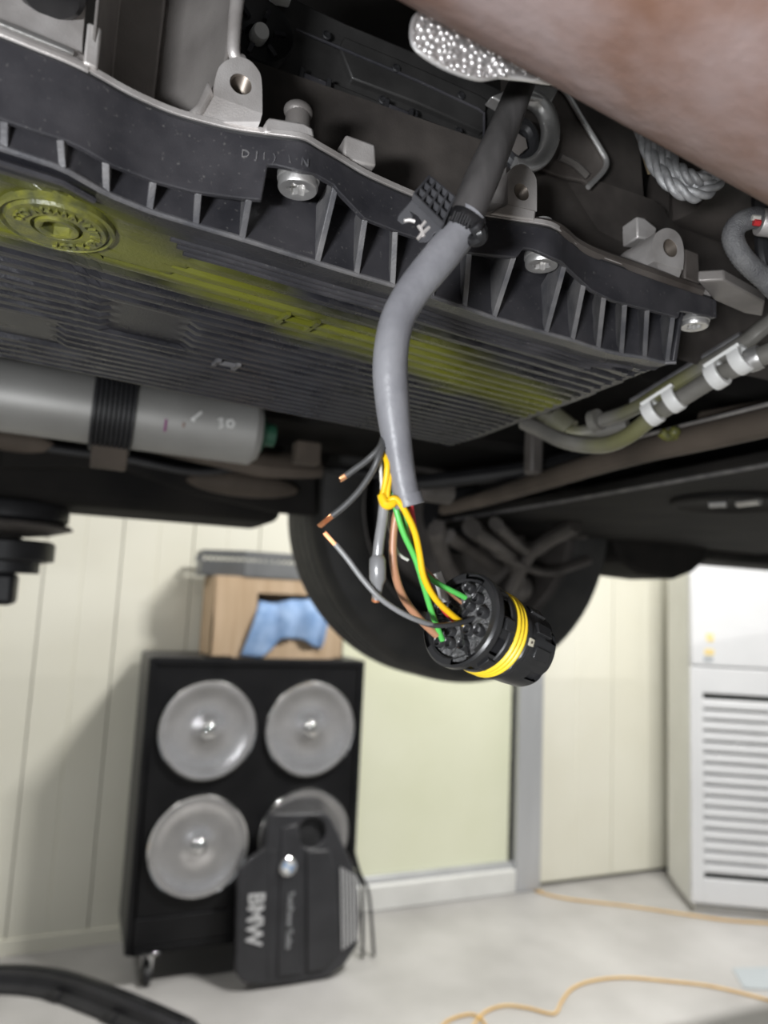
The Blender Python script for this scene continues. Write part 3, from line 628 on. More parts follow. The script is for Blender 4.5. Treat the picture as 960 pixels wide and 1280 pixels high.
# resample finely
OUTF = []
for a, b in zip(OUT, OUT[1:]):
    n = max(1, int((b - a).length / .0012))
    for k in range(n): OUTF.append(a.lerp(b, k / n))
OUTF.append(OUT[-1])
def zlow(p):
    lo, hi = 1.375, ZTOP - .002
    for _ in range(24):
        m = (lo + hi) / 2; x_, y_ = proj((p.x, p.y, m))
        if y_ > interp(LOW, x_): lo = m
        else: hi = m
    return (lo + hi) / 2
TIPS = [(5, 184), (78, 208), (133, 240), (187, 262), (245, 280), (303, 297), (397, 327), (446, 342), (491, 355), (540, 369), (581, 383), (618, 396), (683, 415), (716, 424), (748, 435), (777, 442), (806, 446), (834, 453)]
TIPW = [PZ(a, b, ZP) for a, b in TIPS]
edge = [PZ(-160, 120, ZP) + V(0, .0, 0)] + TIPW + [PZ(846, 452, ZP)]
edge[0] = TIPW[0] + (TIPW[0] - TIPW[1]) * 7; edge[0].y = TIPW[0].y - .02

pan = thing('gearbox_oil_pan', 'black ribbed plastic gearbox oil pan stained with yellow green dye', 'oil pan', (0.12, .38, ZP))
SL = .165
def gl(X, Y): return X - .0, Y - SL * X      # groove coordinates
# stain path on pan, object coordinates
pl = Vector((0.12, .38, ZP))
sk = [PZ(a, b, ZP) - pl for a, b in [(-60, 262), (70, 278), (165, 318), (260, 352), (400, 412), (520, 440), (600, 480), (690, 515)]]
M['pan'] = mat('pan_plastic_dyed', (0.012, 0.012, 0.015), (0.024, 0.024, 0.029), rough=0.30, scale=30, bump=0.12, bscale=900, rvar=.06,
               extra=stain([(a, b, w) for a, b, w in zip(sk, sk[1:], [1.0, 1.0, .8, .75, .9, 1.1, 1.0])], DYE, .040, .55, 26))
ex = [p.x for p in edge]; ey = [p.y for p in edge]
def y_edge(X): return float(np.interp(X, ex, ey))
pitch = .0098
V0 = None
XS0, XS1 = -.30, .283
dp = PZ(72, 279, ZP)          # drain plug centre
pw = [PZ(a, b, ZP) for a, b in [(0, 405), (185, 410)]]
def groove(X, Y):
    u, v = X, Y - SL * X
    v0 = .2475
    ye = y_edge(X)
    if Y < ye + .0135: return 0.0 if Y < ye + .010 else -(Y - ye - .010) / .0035 * .001
    if (X - dp.x) ** 2 + (Y - dp.y) ** 2 < .0215 ** 2: return 0.001
    # smooth flat band round the plug
    if X < dp.x + .052 - (Y - dp.y) * .2 and abs(Y - SL * (X - dp.x) - dp.y) < .019: return 0.0005
    for q, hw, hh in ((pw[0], .028, .020), (pw[1], .020, .022)):
        if abs(X - q.x) < hw and abs((Y - q.y) - SL * (X - q.x)) < hh: return 0.0022
    ph = ((v - v0) / pitch) % 1.0
    e = abs(ph - .5) * 2          # 0 mid ridge .. 1 mid groove
    return .0003 * e + .0046 * min(1.0, max(0.0, (e - .50) / .16))
YF = lambda X: .488 + .19 * X
def panf(u, v):
    X = XS0 + (XS1 - XS0) * u; y0 = y_edge(X); y1 = YF(X)
    Y = y0 + (y1 - y0) * v
    if X > .24: pass
    return Vector((X, Y, ZP + groove(X, Y)))
mb = MB().grid(panf, 110, 420)
mb.build('ribbed_bottom', M['pan'], pan, sm=50)
# right end steps and side walls of the pan bottom
for k in range(3):
    X0 = XS1 + k * .004
    MB().prism([(X0, y_edge(XS1) + .014 + k * .03, ZP + .002 + k * .001), (X0 + .004, y_edge(XS1) + .018 + k * .03, ZP + .002 + k * .001), (X0 + .004, YF(XS1) - .03, ZP + .002 + k * .001), (X0, YF(XS1), ZP + .002 + k * .001)], (0, 0, .03)).build('end_wall', M['plastic'], pan)
MB().prism([(XS0, YF(XS0), ZP + .001), (XS1, YF(XS1), ZP + .001), (XS1, YF(XS1) + .004, ZP + .002), (XS0, YF(XS0) + .004, ZP + .002)], (0, 0, .035)).build('far_wall', M['plastic'], pan)
# sloping wall behind the ribs, from the bottom edge up to under the flange
def backw(u, v):
    X = edge[0].x + (edge[-1].x - edge[0].x) * u
    return Vector((X, y_edge(X) + .004 * v, ZP + .0305 * v))
MB().grid(backw, 120, 4).build('inner_wall', M['plastic'], pan, sm=40)
MB().prism([V(edge[-1].x, edge[-1].y, ZP), V(edge[-1].x, edge[-1].y + .16, ZP + .004), V(edge[-1].x, edge[-1].y + .16, ZTOP - .004), V(edge[-1].x, edge[-1].y - .006, ZTOP - .004)], (-.0025, 0, 0)).build('end_wall', M['plastic'], pan, bev=.0005)
# skirt
mbk = MB(); vs = []; n = len(OUTF)
for i, p in enumerate(OUTF):
    t = (OUTF[min(i + 1, n - 1)] - OUTF[max(i - 1, 0)]).normalized(); s = Vector((-t.y, t.x, 0))
    z0 = zlow(p); q = p + s * .0024
    vs += [V(p.x, p.y, ZTOP - .0006), V(p.x, p.y, z0), V(q.x, q.y, z0), V(q.x, q.y, ZTOP - .0006)]
fs = [(i * 4 + k, i * 4 + (k + 1) % 4, (i + 1) * 4 + (k + 1) % 4, (i + 1) * 4 + k) for i in range(n - 1) for k in range(4)]
fs += [(0, 1, 2, 3), tuple((n - 1) * 4 + k for k in range(4))]
mbk.add(vs, fs); mbk.build('skirt', M['plastic'], pan, sm=30, bev=.0004, seg=1)
# closing ledge under the flange
vs = []
for i, p in enumerate(OUTF): vs += [V(p.x, p.y + .001, ZTOP - .004), V(p.x, p.y + .045, ZTOP - .004), V(p.x, p.y + .045, ZTOP - .001), V(p.x, p.y + .001, ZTOP - .001)]
MB().add(vs, fs).build('flange_web', M['plastic'], pan, sm=30)
# end of skirt return
pe = OUTF[-1]; MB().prism([V(pe.x, pe.y, zlow(pe)), V(pe.x, pe.y, ZTOP - .001), V(pe.x - .002, pe.y + .05, ZTOP - .001), V(pe.x - .002, pe.y + .05, zlow(pe) + .003)], (.0024, 0, 0)).build('skirt', M['plastic'], pan)
# ribs (gussets) between skirt and bottom edge
RT = [(9, 150), (78, 174), (133, 203), (192, 226), (250, 241), (313, 248), (418, 232), (456, 274), (496, 290), (545, 305), (587, 317), (643, 322), (708, 335), (732, 358), (757, 371), (784, 380), (812, 388), (843, 396)]
def skirt_pt(px, py):
    best = min(OUTF, key=lambda p: abs(proj((p.x, p.y, ZTOP - .02))[0] - px - (0)))
    # iterate: vertical line through best, find z at py
    z = zlow(best); return V(best.x, best.y, z)
for (a, b), tw in zip(RT, TIPW):
    A = skirt_pt(a, b); B = tw.copy(); Bi = V(B.x, y_edge(B.x) + .003, ZP + .018)
    A2 = V(A.x, A.y + .0012, max(A.z, ZP + .006))
    up = V(A.x, A.y + .001, min(A.z + .014, ZTOP - .005)); upi = V(B.x, y_edge(B.x) + .004, ZTOP - .008)
    d_ = (B - A); d_.z = 0; w = Vector((d_.y, -d_.x, 0)); w = w.normalized() * .0012 if w.length > 1e-6 else V(.0012, 0, 0)
    if w.x < 0: w = -w
    poly = [A2, B - V(0, 0, .0004), V(B.x, B.y + .003, ZP + .002), upi, up]
    MB().add([p - w for p in poly] + [p + w for p in poly], [(0, 1, 2, 3, 4), (9, 8, 7, 6, 5)] + [(i, i + 5, (i + 1) % 5 + 5, (i + 1) % 5) for i in range(5)]).build('rib', M['plastic_rib'], pan, sm=30, bev=.0003, seg=2)
# bottom lip in the lightened rib plastic
lip = [V(p.x, y_edge(p.x) + .0006, ZP - .0002) for p in [Vector((ex[0] + (ex[-1] - ex[0]) * k / 90, 0, 0)) for k in range(91)]]
MB().tube(lip, .0011, 8).build('bottom_edge_bead', M['plastic_rib'], pan)
# raised rail along the groove field next to the edge
for k, (x0_, x1_) in enumerate([(dp.x + .040, .27), (dp.x + .043, .26), (dp.x + .046, .25)]):
    P = [V(X, y_edge(X) + .0155 + k * .0045, ZP - .0006) for X in np.linspace(x0_, x1_, 60)]
    MB().tube(P, .0013, 8).build('edge_rail', M['plastic'], pan)
P = [V(X, y_edge(X) + .0085, ZP - .0005) for X in np.linspace(-.2, dp.x + .012, 40)]
MB().tube(P, .0028, 8, flat=.5).build('edge_rail', M['plastic'], pan)
# small moulded H marks
for (a, b) in [(372, 402), (283, 455)]:
    c = PZ(a, b, ZP - .0004); s_ = .008 if a > 300 else .006; g = V(1, SL, 0).normalized(); h = V(-SL, 1, 0).normalized()
    MB().obox(c - g * s_, h * s_ * .9, g * .0012, V(0, 0, .0012)).obox(c + g * s_, h * s_ * .9, g * .0012, V(0, 0, .0012)).obox(c, g * s_, h * .001, V(0, 0, .0012)).build('moulded_mark', M['pan'] if a > 300 else M['plastic_rib'], pan, sm=0)
# drain plug
dn = V(0, 0, -1)
M['plug'] = mat('dyed_plug_plastic', (0.075, 0.08, 0.035), (0.17, 0.17, 0.03), rough=.35, scale=160, bump=.2, bscale=900)
plug = MB().lathe([(.0205, -.002), (.0205, .0012), (.0195, .0018), (.0185, .0006), (.0180, .0006), (.0172, .0022), (.0092, .0022), (.0088, .0004), (.0080, .0004), (.0076, .0026), (.0062, .0028), (.0056, .0022), (.0052, -.006), (.0001, -.006)],
                  dp, dn, 60, fn=lambda i, t: (.98 / math.cos((t % (PI / 3)) - PI / 6) * .9) if i in (11, 12) else 1).build('drain_plug', M['plug'], pan, sm=40, label='round dyed drain plug with hex socket')
ch_ = [('T', 115), ('O', 102), ('C', 90), ('\u2736', 70), ('&', 48), ('A', 32), ('V', 20), ('I', 10), ('I', 3), ('I', -4), ('L', -14), ('N', -38), ('V', -50), ('W', -66), ('H', -80), ('N', -92), ('O', -118), ('C', -130), ('O', -142)]
tb = MB(); rt = Vector((R3 @ np.array([1, 0, 0])).tolist()); rt.z = 0; rt.normalize(); fw = Vector((-rt.y, rt.x, 0))
for cch, an in ch_:
    a = math.radians(an); rd = rt * math.cos(a) + fw * math.sin(a)          # outward direction (angle from image right)
    tn = dn.cross(rd) * -1
    try:
        put_text(tb, 'X' if cch == '\u2736' else cch, .0052, .0006, dp + dn * .0025 + rd * .0132, -tn if False else dn.cross(rd) * -1, rd)
    except Exception: pass
tb.build('raised_lettering', M['plug'], plug, sm=0, kind='stuff')
# moulded marks on the skirt
mk = MB(); pA = None
for px, gl_ in ((310, 'D'), (322, 'J'), (333, 'I'), (346, ')'), (364, '\\'), (382, 'N')):
    i = min(range(n), key=lambda k: abs(proj(OUTF[k])[0] - px)); p = OUTF[i]; t = (OUTF[min(i + 2, n - 1)] - OUTF[max(i - 2, 0)]).normalized(); s = V(t.y, -t.x, 0)
    zz = ZTOP - .0085
    put_text(mk, gl_, .0042, .0003, V(p.x, p.y, zz) + s * .0002, t, (0, 0, 1))
mk.build('moulded_marking', M['plastic_rib'], pan, sm=0, kind='stuff')

# torx bolts holding the pan
def star(i, t): return 1.0 + .16 * math.cos(6 * t) if i in (9, 10) else 1.0
def bolt(px, py, back, rpx, hh):
    q = min(OUTF, key=lambda p: abs(proj((p.x, p.y, ZTOP - .012))[0] - px))
    c = PY(px, py, q.y + back); r = float(rpx * (-(R3.T @ (np.array(c) - C3))[2]) / F)
    prof = [(r * .55, -.022), (r * .55, -hh), (r * .97, -hh), (r, -hh + .0008), (r, -hh * .55), (r * .94, -hh * .5), (r * .94, -.0008), (r * .88, 0), (r * .60, .0), (r * .46, -.0003), (r * .43, -.0035), (.0001, -.0035)]
    return MB().lathe(prof, c, dn, 48, fn=star).build('pan_bolt', M['steel'], pan, sm=35, label='silver torx flange bolt')
bolt(372, 238, .0095, 26.5, .0072); bolt(677, 333, .0105, 22, .0068); bolt(868, 409, .010, 18, .005)

# ================================================================== gearbox case
case = thing('gearbox_case', 'cast aluminium gearbox housing with threaded bosses above the oil pan', 'gearbox', (0.12, .4, ZTOP))
def offs(i, d):
    p = OUTF[i]; t = (OUTF[min(i + 6, n - 1)] - OUTF[max(i - 6, 0)]).normalized(); return p + Vector((-t.y, t.x, 0)) * d
ids = list(range(0, n, 3)) + [n - 1]
def flh(X): return .0022 + (.0075 if X < PZ(60, 70, ZTOP).x else 0) * 1.0
vs = []
for i in ids:
    a = offs(i, .0006); b = offs(i, .016); b.y = max(b.y, a.y + .01); h = .0026
    vs += [V(a.x, a.y, ZTOP + .0013), V(a.x, a.y, ZTOP + h + .001), V(b.x, b.y, ZTOP + h + .0016), V(b.x, b.y, ZTOP + .0013)]
m_ = len(ids)
fs2 = [(i * 4 + k, i * 4 + (k + 1) % 4, (i + 1) * 4 + (k + 1) % 4, (i + 1) * 4 + k) for i in range(m_ - 1) for k in range(4)] + [(0, 1, 2, 3), tuple((m_ - 1) * 4 + k for k in range(4))]
MB().add(vs, fs2).build('flange', M['alu'], case, sm=30, bev=.0006)
strip_g = [offs(i, .0022) for i in ids]
MB().tube([V(p.x, p.y, ZTOP + .0004) for p in strip_g], .0012, 6).build('gasket', M['black'], pan)
# flange tail to the right of the pan
e0 = OUTF[-1]; zz = ZTOP + .0004
MB().prism([PZ(872, 352, zz), PZ(893, 376, zz), PZ(930, 392, zz), PZ(953, 396, zz), PZ(956, 378, zz), PZ(905, 350, zz)], (0, 0, .006)).build('flange_tail', M['alu_mid'], case, bev=.001)
# main wall rising behind the flange; its dark colour carries the recess shade
vs = []; prof = [(.012, .002), (.030, .010), (.048, .05), (.055, .12), (.055, .26)]
for i in ids:
    p = OUTF[i]
    for (dy, dz) in prof: vs.append(V(p.x, p.y + dy, ZTOP + dz))
mp_ = len(prof)
i_split = [k for k, i in enumerate(ids) if OUTF[i].x < PZ(245, 150, ZTOP).x]
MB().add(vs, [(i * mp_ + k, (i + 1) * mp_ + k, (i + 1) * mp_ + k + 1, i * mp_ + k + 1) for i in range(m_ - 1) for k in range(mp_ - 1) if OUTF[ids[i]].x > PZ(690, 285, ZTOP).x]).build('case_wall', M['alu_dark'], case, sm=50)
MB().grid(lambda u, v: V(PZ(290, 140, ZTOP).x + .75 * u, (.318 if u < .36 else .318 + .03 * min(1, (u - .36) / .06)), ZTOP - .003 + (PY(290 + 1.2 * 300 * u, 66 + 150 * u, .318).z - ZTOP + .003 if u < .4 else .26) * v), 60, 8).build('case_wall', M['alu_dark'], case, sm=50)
# left raised flange block with bead
i0 = [i for i in ids if OUTF[i].x < PZ(118, 95, ZTOP).x]
def strip(name, idl, prof, m, bev=0):
    vs = []
    for i in idl:
        for (d, z) in prof:
            q = offs(i, d); vs.append(V(q.x, q.y, ZTOP + z))
    k_ = len(prof); L2 = len(idl)
    f_ = [(i * k_ + k, i * k_ + (k + 1) % k_, (i + 1) * k_ + (k + 1) % k_, (i + 1) * k_ + k) for i in range(L2 - 1) for k in range(k_)] + [tuple(range(k_)), tuple((L2 - 1) * k_ + k for k in range(k_))]
    return MB().add(vs, f_).build(name, m, case, sm=40, bev=bev)
strip('flange_block', i0, [(.0003, .0005), (.0003, .0030), (.0020, .0040), (.0035, .0075), (.0055, .0095), (.008, .0100), (.010, .018), (.012, .05), (.030, .05), (.030, .0005)], M['alu'], .0006)
i1 = [i for i in i0 if OUTF[i].x < PZ(95, 90, ZTOP).x]
strip('flange_bead', i1, [(.0008, .0045), (.0016, .0068), (.0032, .0070), (.0036, .0045)], M['steel'], .0005)
pe_ = PZ(112, 88, ZTOP); MB().obox(V(pe_.x, pe_.y + .004, ZTOP + .010), (.0022, .0003, 0), (0, .003, 0), (0, 0, .0075)).build('locating_lug', M['alu'], case, bev=.0008)
# round cap at the top left
cc = PD(64, -6, .235)
MB().lathe([(.0001, 0), (.0085, 0), (.0105, -.0015), (.0112, -.004), (.0112, -.03), (.0001, -.03)], cc, (0.1, -.2, -1), 40).build('round_cap', M['black_gloss'], case, label='black round rubber cap')
# curved pillar left of the boss
yb = PZ(280, 160, ZTOP).y
def pillar(u, v):
    px = 112 + (276 - 112) * u; z = ZTOP + .003 + .125 * v
    X = PZ(px, 140, ZTOP).x
    if u < .12: dep = .004 + .040 * (u / .12) ** .6
    elif u < .5: dep = .044
    else:
        q = (u - .5) / .5; dep = .044 * (1 - q ** 1.5) + .004
    ped = max(0, 1 - v / .12) * .6
    dep = dep * (1 - ped) + .010 * ped
    return V(X + .010 * v * u * u, yb - .014 * (1 - u) + dep, z)
MB().grid(pillar, 70, 30).build('curved_web', M['alu_mid'], case, sm=70, solid=.001)
pp = smooth([pillar(1, 1), pillar(1, .7), pillar(1, .45), pillar(1, .25) + V(.002, 0, 0), PY(303, 76, yb + .006)], 6)
MB().tube(pp, [.0030, .0028, .0026, .0022], 12).build('web_lip', M['alu'], case)

# threaded bosses: D-shaped lug, tapped hole facing the camera side
def boss(pts, hole, rpx, yf, depth, base=None, mm='alu'):
    O = [PY(p.x, p.y, yf) for p in smooth([(a, b, 0) for a, b in pts], 4)]; hcn = PY(hole[0], hole[1], yf); hr_ = abs(PY(hole[0] + rpx, hole[1], yf).x - hcn.x)
    un = V(0, -1, 0)
    mb = MB(); ring_face(mb, O, hcn, hr_, depth, un, V(1, 0, 0), V(0, 0, 1))
    b_ = mb.build('boss', M[mm], case, sm=30)
    pr = []
    for k in range(15): pr += [(hr_ * 1.0, k * .0011), (hr_ * .84, k * .0011 + .00055)]
    pr += [(hr_, .0165), (hr_ * .5, .02), (.0001, .021)]
    MB().lathe(pr, hcn + V(0, .0003, 0), (0, 1, 0), 28).build('tapped_hole', M['thread'], b_, sm=20)
    return b_
y1_ = PZ(300, 160, ZTOP).y + .004
boss([(268, 120), (269, 100), (274, 84), (284, 75), (297, 71), (311, 75), (321, 85), (327, 100), (328, 142)], (301, 105), 14, y1_, .022)
MB().prism([PY(268, 119, y1_ - .0002), PY(328, 142, y1_ - .0002), PZ(326, 150, ZTOP + .003) + V(0, .001, 0), PZ(322, 160, ZTOP + .003) + V(0, .001, 0), PZ(250, 150, ZTOP + .003) + V(0, .001, 0)], (0, .02, 0)).build('boss_foot', M['alu'], case, bev=.001)
MB().prism([PY(269, 118, y1_ + .002), PY(255, 146, y1_ + .002), PY(222, 148, y1_ + .002), PY(246, 128, y1_ + .002), PY(262, 95, y1_ + .002)], (0, .02, 0)).build('boss_fillet', M['alu'], case, bev=.002)
y2_ = PZ(640, 270, ZTOP).y + .003
boss([(635, 254), (635, 222), (640, 210), (650, 205), (660, 208), (669, 220), (671, 232), (671, 264)], (652, 240), 9.5, y2_, .030)
MB().prism([PY(635, 253, y2_ - .0002), PY(671, 263, y2_ - .0002), PZ(669, 275, ZTOP + .002), PZ(610, 268, ZTOP + .002)], (0, .028, 0)).build('boss_foot', M['alu'], case, bev=.001)
MB().prism([PY(635, 254, y2_ + .003), PY(610, 268, y2_ + .003), PY(600, 258, y2_ + .02), PY(635, 205, y2_ + .02)], (0, .012, 0)).build('boss_fillet', M['alu'], case, bev=.002)
y3_ = PZ(815, 345, ZTOP).y + .001
boss([(817, 327), (816, 302), (822, 290), (834, 285), (846, 290), (853, 302), (855, 318), (854, 337)], (838, 310), 9, y3_, .026)
MB().prism([PY(817, 326, y3_ - .0002), PY(854, 336, y3_ - .0002), PY(850, 348, y3_ + .002), PY(800, 332, y3_ + .012)], (0, .024, 0)).build('boss_foot', M['alu'], case, bev=.0008)
MB().prism([PY(797, 297, y3_ + .02), PY(796, 270, y3_ + .02), PY(806, 272, y3_ + .02), PY(822, 285, y3_ + .02), PY(818, 300, y3_ + .02)], (0, .012, 0)).build('boss_fillet', M['alu'], case, bev=.001)
MB().prism([PY(856, 348, y3_ + .004), PY(856, 310, y3_ + .004), PY(874, 316, y3_ + .004), PY(876, 355, y3_ + .004)], (0, .02, 0)).build('square_lug', M['alu_grimy'], case, bev=.001)
yl = PZ(455, 215, ZTOP).y + .004
MB().prism([PY(428, 200, yl), PY(432, 167, yl), PY(470, 180, yl), PY(471, 208, yl)], (0, .014, 0)).build('square_lug', M['alu'], case, bev=.0012)
yl = PZ(370, 172, ZTOP).y + .004
MB().prism([PY(330, 156, yl), PY(336, 146, yl), PY(380, 153, yl), PY(392, 160, yl), PY(394, 176, yl), PY(330, 166, yl)], (0, .014, 0)).build('flat_lug', M['alu'], case, bev=.001)
MB().ball(PY(373, 140, yl + .016), .0060, 20, (1, .9, .66)).lathe([(.0050, 0), (.0050, .008)], PY(373, 140, yl + .016), (0, 0, -1), 20).build('dome_stud', M['alu_mid'], case, sm=60)
yl = PZ(700, 290, ZTOP).y + .008
MB().tube(smooth([PZ(674, 278, ZTOP + .003) + V(0, .004, 0), PZ(700, 284, ZTOP + .003) + V(0, .004, 0), PZ(722, 302, ZTOP + .003) + V(0, .004, 0), PZ(750, 316, ZTOP + .003) + V(0, .004, 0), PZ(800, 334, ZTOP + .003) + V(0, .004, 0), PZ(880, 362, ZTOP + .003) + V(0, .004, 0)], 6), .0042, 10).build('flange_rail', M['alu_grimy'], case)

# ================================================================== black latch cover above the case
LY = .330
lc = thing('latched_plastic_cover', 'long black plastic cover with small latch clips above the gearbox flange', 'plastic cover', PY(500, 120, LY))
MB().prism([PY(*p, LY) for p in [(285, 60), (338, 92), (400, 118), (520, 166), (640, 208), (668, 150), (672, 132), (560, 82), (430, 28), (330, -20), (285, -30)]], (0, .03, 0)).build('cover_panel', M['latch_cover'], lc, bev=.001)
MB().prism([PY(*p, LY - .004) for p in [(425, 60), (430, 45), (500, 74), (600, 118), (610, 125), (604, 165), (520, 128), (440, 98)]], (0, .005, 0)).build('raised_field', M['latch_cover'], lc, bev=.001)
MB().tube([PY(*p, LY - .0045) for p in [(370, 37), (430, 62), (520, 100), (598, 136), (605, 142), (605, 172)]], .0008, 8).build('edge_bead', M['plastic'], lc)
MB().prism([PY(*p, LY - .006) for p in [(400, 96), (480, 128), (640, 190), (636, 204), (480, 146), (400, 116)]], (0, .007, 0)).build('lower_rail', M['latch_cover'], lc, bev=.001)
for (px, py) in [(393, 104), (497, 142), (585, 181)]:
    c = PY(px, py, LY - .0085); g = (PY(px + 20, py + 8, LY) - PY(px, py, LY)).normalized(); h = V(-g.z, 0, g.x)
    cp = MB().obox(c, g * .006, V(0, .002, 0), h * .0024).build('latch_clip', M['plastic'], lc, bev=.0008)
    MB().obox(c - g * .007, g * .0012, V(0, .002, 0), h * .0045).obox(c + g * .007, g * .0012, V(0, .002, 0), h * .0045).build('latch_post', M['black'], cp, bev=.0004)
for (px, py) in [(495, 86), (576, 120), (478, 126), (517, 142), (573, 165), (408, 45)]:
    MB().lathe([(.0024, 0), (.0024, .0008), (.0018, .0012), (.0018, .0004), (.0001, .0004)], PY(px, py, LY - .0062 if py > 121 else LY - .0045), (0, -1, 0), 18).build('moulded_ring', M['black'], lc)
# slotted socket with white pin
pc = PY(326, 32, LY - .014)
so = thing('slotted_socket', 'black slotted round socket with a white pin at its centre', 'socket', pc)
MB().lathe([(.017, 0), (.0175, .004), (.0165, .006), (.015, .004), (.0062, .001), (.0055, -.004), (.0001, -.004)], pc + V(0, .008, 0), (0, -1, 0), 40).build('collar', M['black'], so, sm=40)
for k in range(6):
    a = k * PI / 3 + .2; rd = V(math.cos(a), 0, math.sin(a)); MB().obox(pc + V(0, .0045, 0) + rd * .0105, rd * .0028, V(0, .0015, 0), V(-math.sin(a), 0, math.cos(a)) * .001).build('slot', M['plastic'], so, sm=0)
MB().lathe([(.0042, 0), (.0042, .006), (.0036, .0078), (.0001, .008)], pc + V(0, .008, 0), (.1, -1, -.25), 24).build('pin', M['white'], so, sm=40, label='white plastic pin')
MB().obox(PY(350, -2, LY - .006), (.005, 0, .001), (0, .003, 0), (-.0003, 0, .0022)).build('marker_dot', M['white'], so, bev=.001)

# ================================================================== bracket with ring
BY = .300
br = thing('mounting_bracket', 'silver ring bracket with dark angled plate behind the black cable', 'bracket', PY(670, 170, BY))
th = [PY(655 + 33 * math.cos(a), 165 + 43 * math.sin(a), BY) for a in np.linspace(-PI * .52, PI * .62, 22)]
vs = []
MB().tube(th, .0034, 12, flat=1.5).build('ring', M['steel'], br, sm=50)
MB().prism([PY(*p, BY - .004) for p in [(614, 120), (634, 112), (660, 104), (700, 108), (690, 128), (660, 122), (634, 132)]], (0, .008, 0)).build('ring_lug', M['steel'], br, bev=.001)
th = [PY(648 + 17 * math.cos(a), 180 + 24 * math.sin(a), BY + .004) for a in np.linspace(0, 2 * PI, 24, endpoint=False)]
MB().tube(th, .004, 10, closed=True).build('bushing', M['black'], br)
MB().lathe([(.0001, .004), (.0052, .004), (.0055, 0), (.0001, 0)], PY(644, 184, BY + .002), (0, -1, 0), 6).build('bolt', M['arm'], br)
MB().prism([PY(*p, BY + .012) for p in [(684, 104), (700, 110), (722, 142), (750, 186), (758, 202), (754, 214), (738, 232), (730, 226), (700, 220), (672, 210), (690, 160)]], (0, .003, 0)).build('angled_plate', M['alu_grimy'], br, bev=.0008)
MB().tube(smooth([PY(*p, BY + .010) for p in [(690, 105), (706, 114), (724, 143), (751, 187), (758, 202), (754, 214), (735, 234)]], 6), .0016, 8).build('plate_edge', M['steel'], br)
MB().tube(smooth([PY(*p, BY + .010) for p in [(700, 196), (718, 205), (734, 220)]], 6), .0022, 8).build('plate_rib', M['arm'], br)

# ================================================================== dimpled heat shield
hs0 = .215
ol = [(522, 62), (515, 45), (518, 25), (530, 14), (548, 10), (600, 20), (700, 70), (730, 105), (690, 103), (655, 98), (635, 96), (622, 95), (600, 98), (575, 92), (548, 80)]
mb = MB()
import mathutils
poly2 = [Vector((a, b)) for a, b in ol]
def inside(x, y):
    c = False; j = len(poly2) - 1
    for i in range(len(poly2)):
        a, b = poly2[i], poly2[j]
        if (a.y > y) != (b.y > y) and x < (b.x - a.x) * (y - a.y) / (b.y - a.y) + a.x: c = not c
        j = i
    return c
sp2 = smooth([(a, b, 0) for a, b in ol], 5, True); poly2 = [p.xy for p in sp2]
dim = [(random.uniform(510, 735), random.uniform(5, 110)) for _ in range(5)]
dim = []
for r_ in range(13):
    for q_ in range(26): dim.append((508 + q_ * 9 + (r_ % 2) * 4.5 + random.uniform(-3, 3), 6 + r_ * 8.2 + random.uniform(-2.6, 2.6)))
def shield_pt(x, y):
    d = hs0 + .00012 * (x - 515) - .00006 * (y - 50) + .004 * math.sin((x - 515) / 70)
    if x > 600: d += .0025 * math.sin((x + y * .4) / 9) * min(1, (x - 600) / 40) * min(1, max(0, (y - 60) / 30))
    dd = min((x - a) ** 2 + (y - b) ** 2 for a, b in dim); h = max(0, 1 - dd / 12.0)
    return PD(x, y, d - .0011 * h)
gx = list(np.arange(511, 734, 1.6)); gy = list(np.arange(7, 110, 1.6)); idx = {}
for j, y in enumerate(gy):
    for i, x in enumerate(gx):
        if inside(x, y): idx[(i, j)] = len(mb.v); mb.v.append(shield_pt(x, y))
for j in range(len(gy) - 1):
    for i in range(len(gx) - 1):
        q = [(i, j), (i + 1, j), (i + 1, j + 1), (i, j + 1)]
        if all(k in idx for k in q): mb.f.append(tuple(idx[k] for k in q))
shd = thing('heat_shield', 'silver dimpled aluminium heat shield behind the rusty pipe', 'heat shield', PD(590, 60, .22))
mb.build('dimpled_sheet', M['foil'], shd, sm=80, solid=.0008)
MB().tube([PD(p.x, p.y, hs0 + .00012 * (p.x - 515) - .00006 * (p.y - 50) + .004 * math.sin((p.x - 515) / 70)) for p in poly2], .0008, 8, closed=True).build('rolled_edge', M['foil'], shd) if False else \
    MB().tube([PD(p.x, p.y, hs0 + .00012 * (p.x - 515) - .00006 * (p.y - 50) + .004 * math.sin((p.x - 515) / 70)) for p in sp2], .0009, 8, closed=True).build('rolled_edge', M['foil'], shd)

# ================================================================== rusty pipe
rp0 = PD(430, -338, .170); rp1 = PD(1120, 108, .215)
dv = (rp1 - rp0).normalized()
rr_ = .042
MB_ = MB().tube([rp0.lerp(rp1, k / 24) - dv * .05 for k in range(25)] + [rp1 + dv * .3], rr_, 48)
tag(MB_.build('rusty_exhaust_pipe', M['rust'], sm=60), 'large rusty brown pipe close overhead across the top right corner', 'pipe')

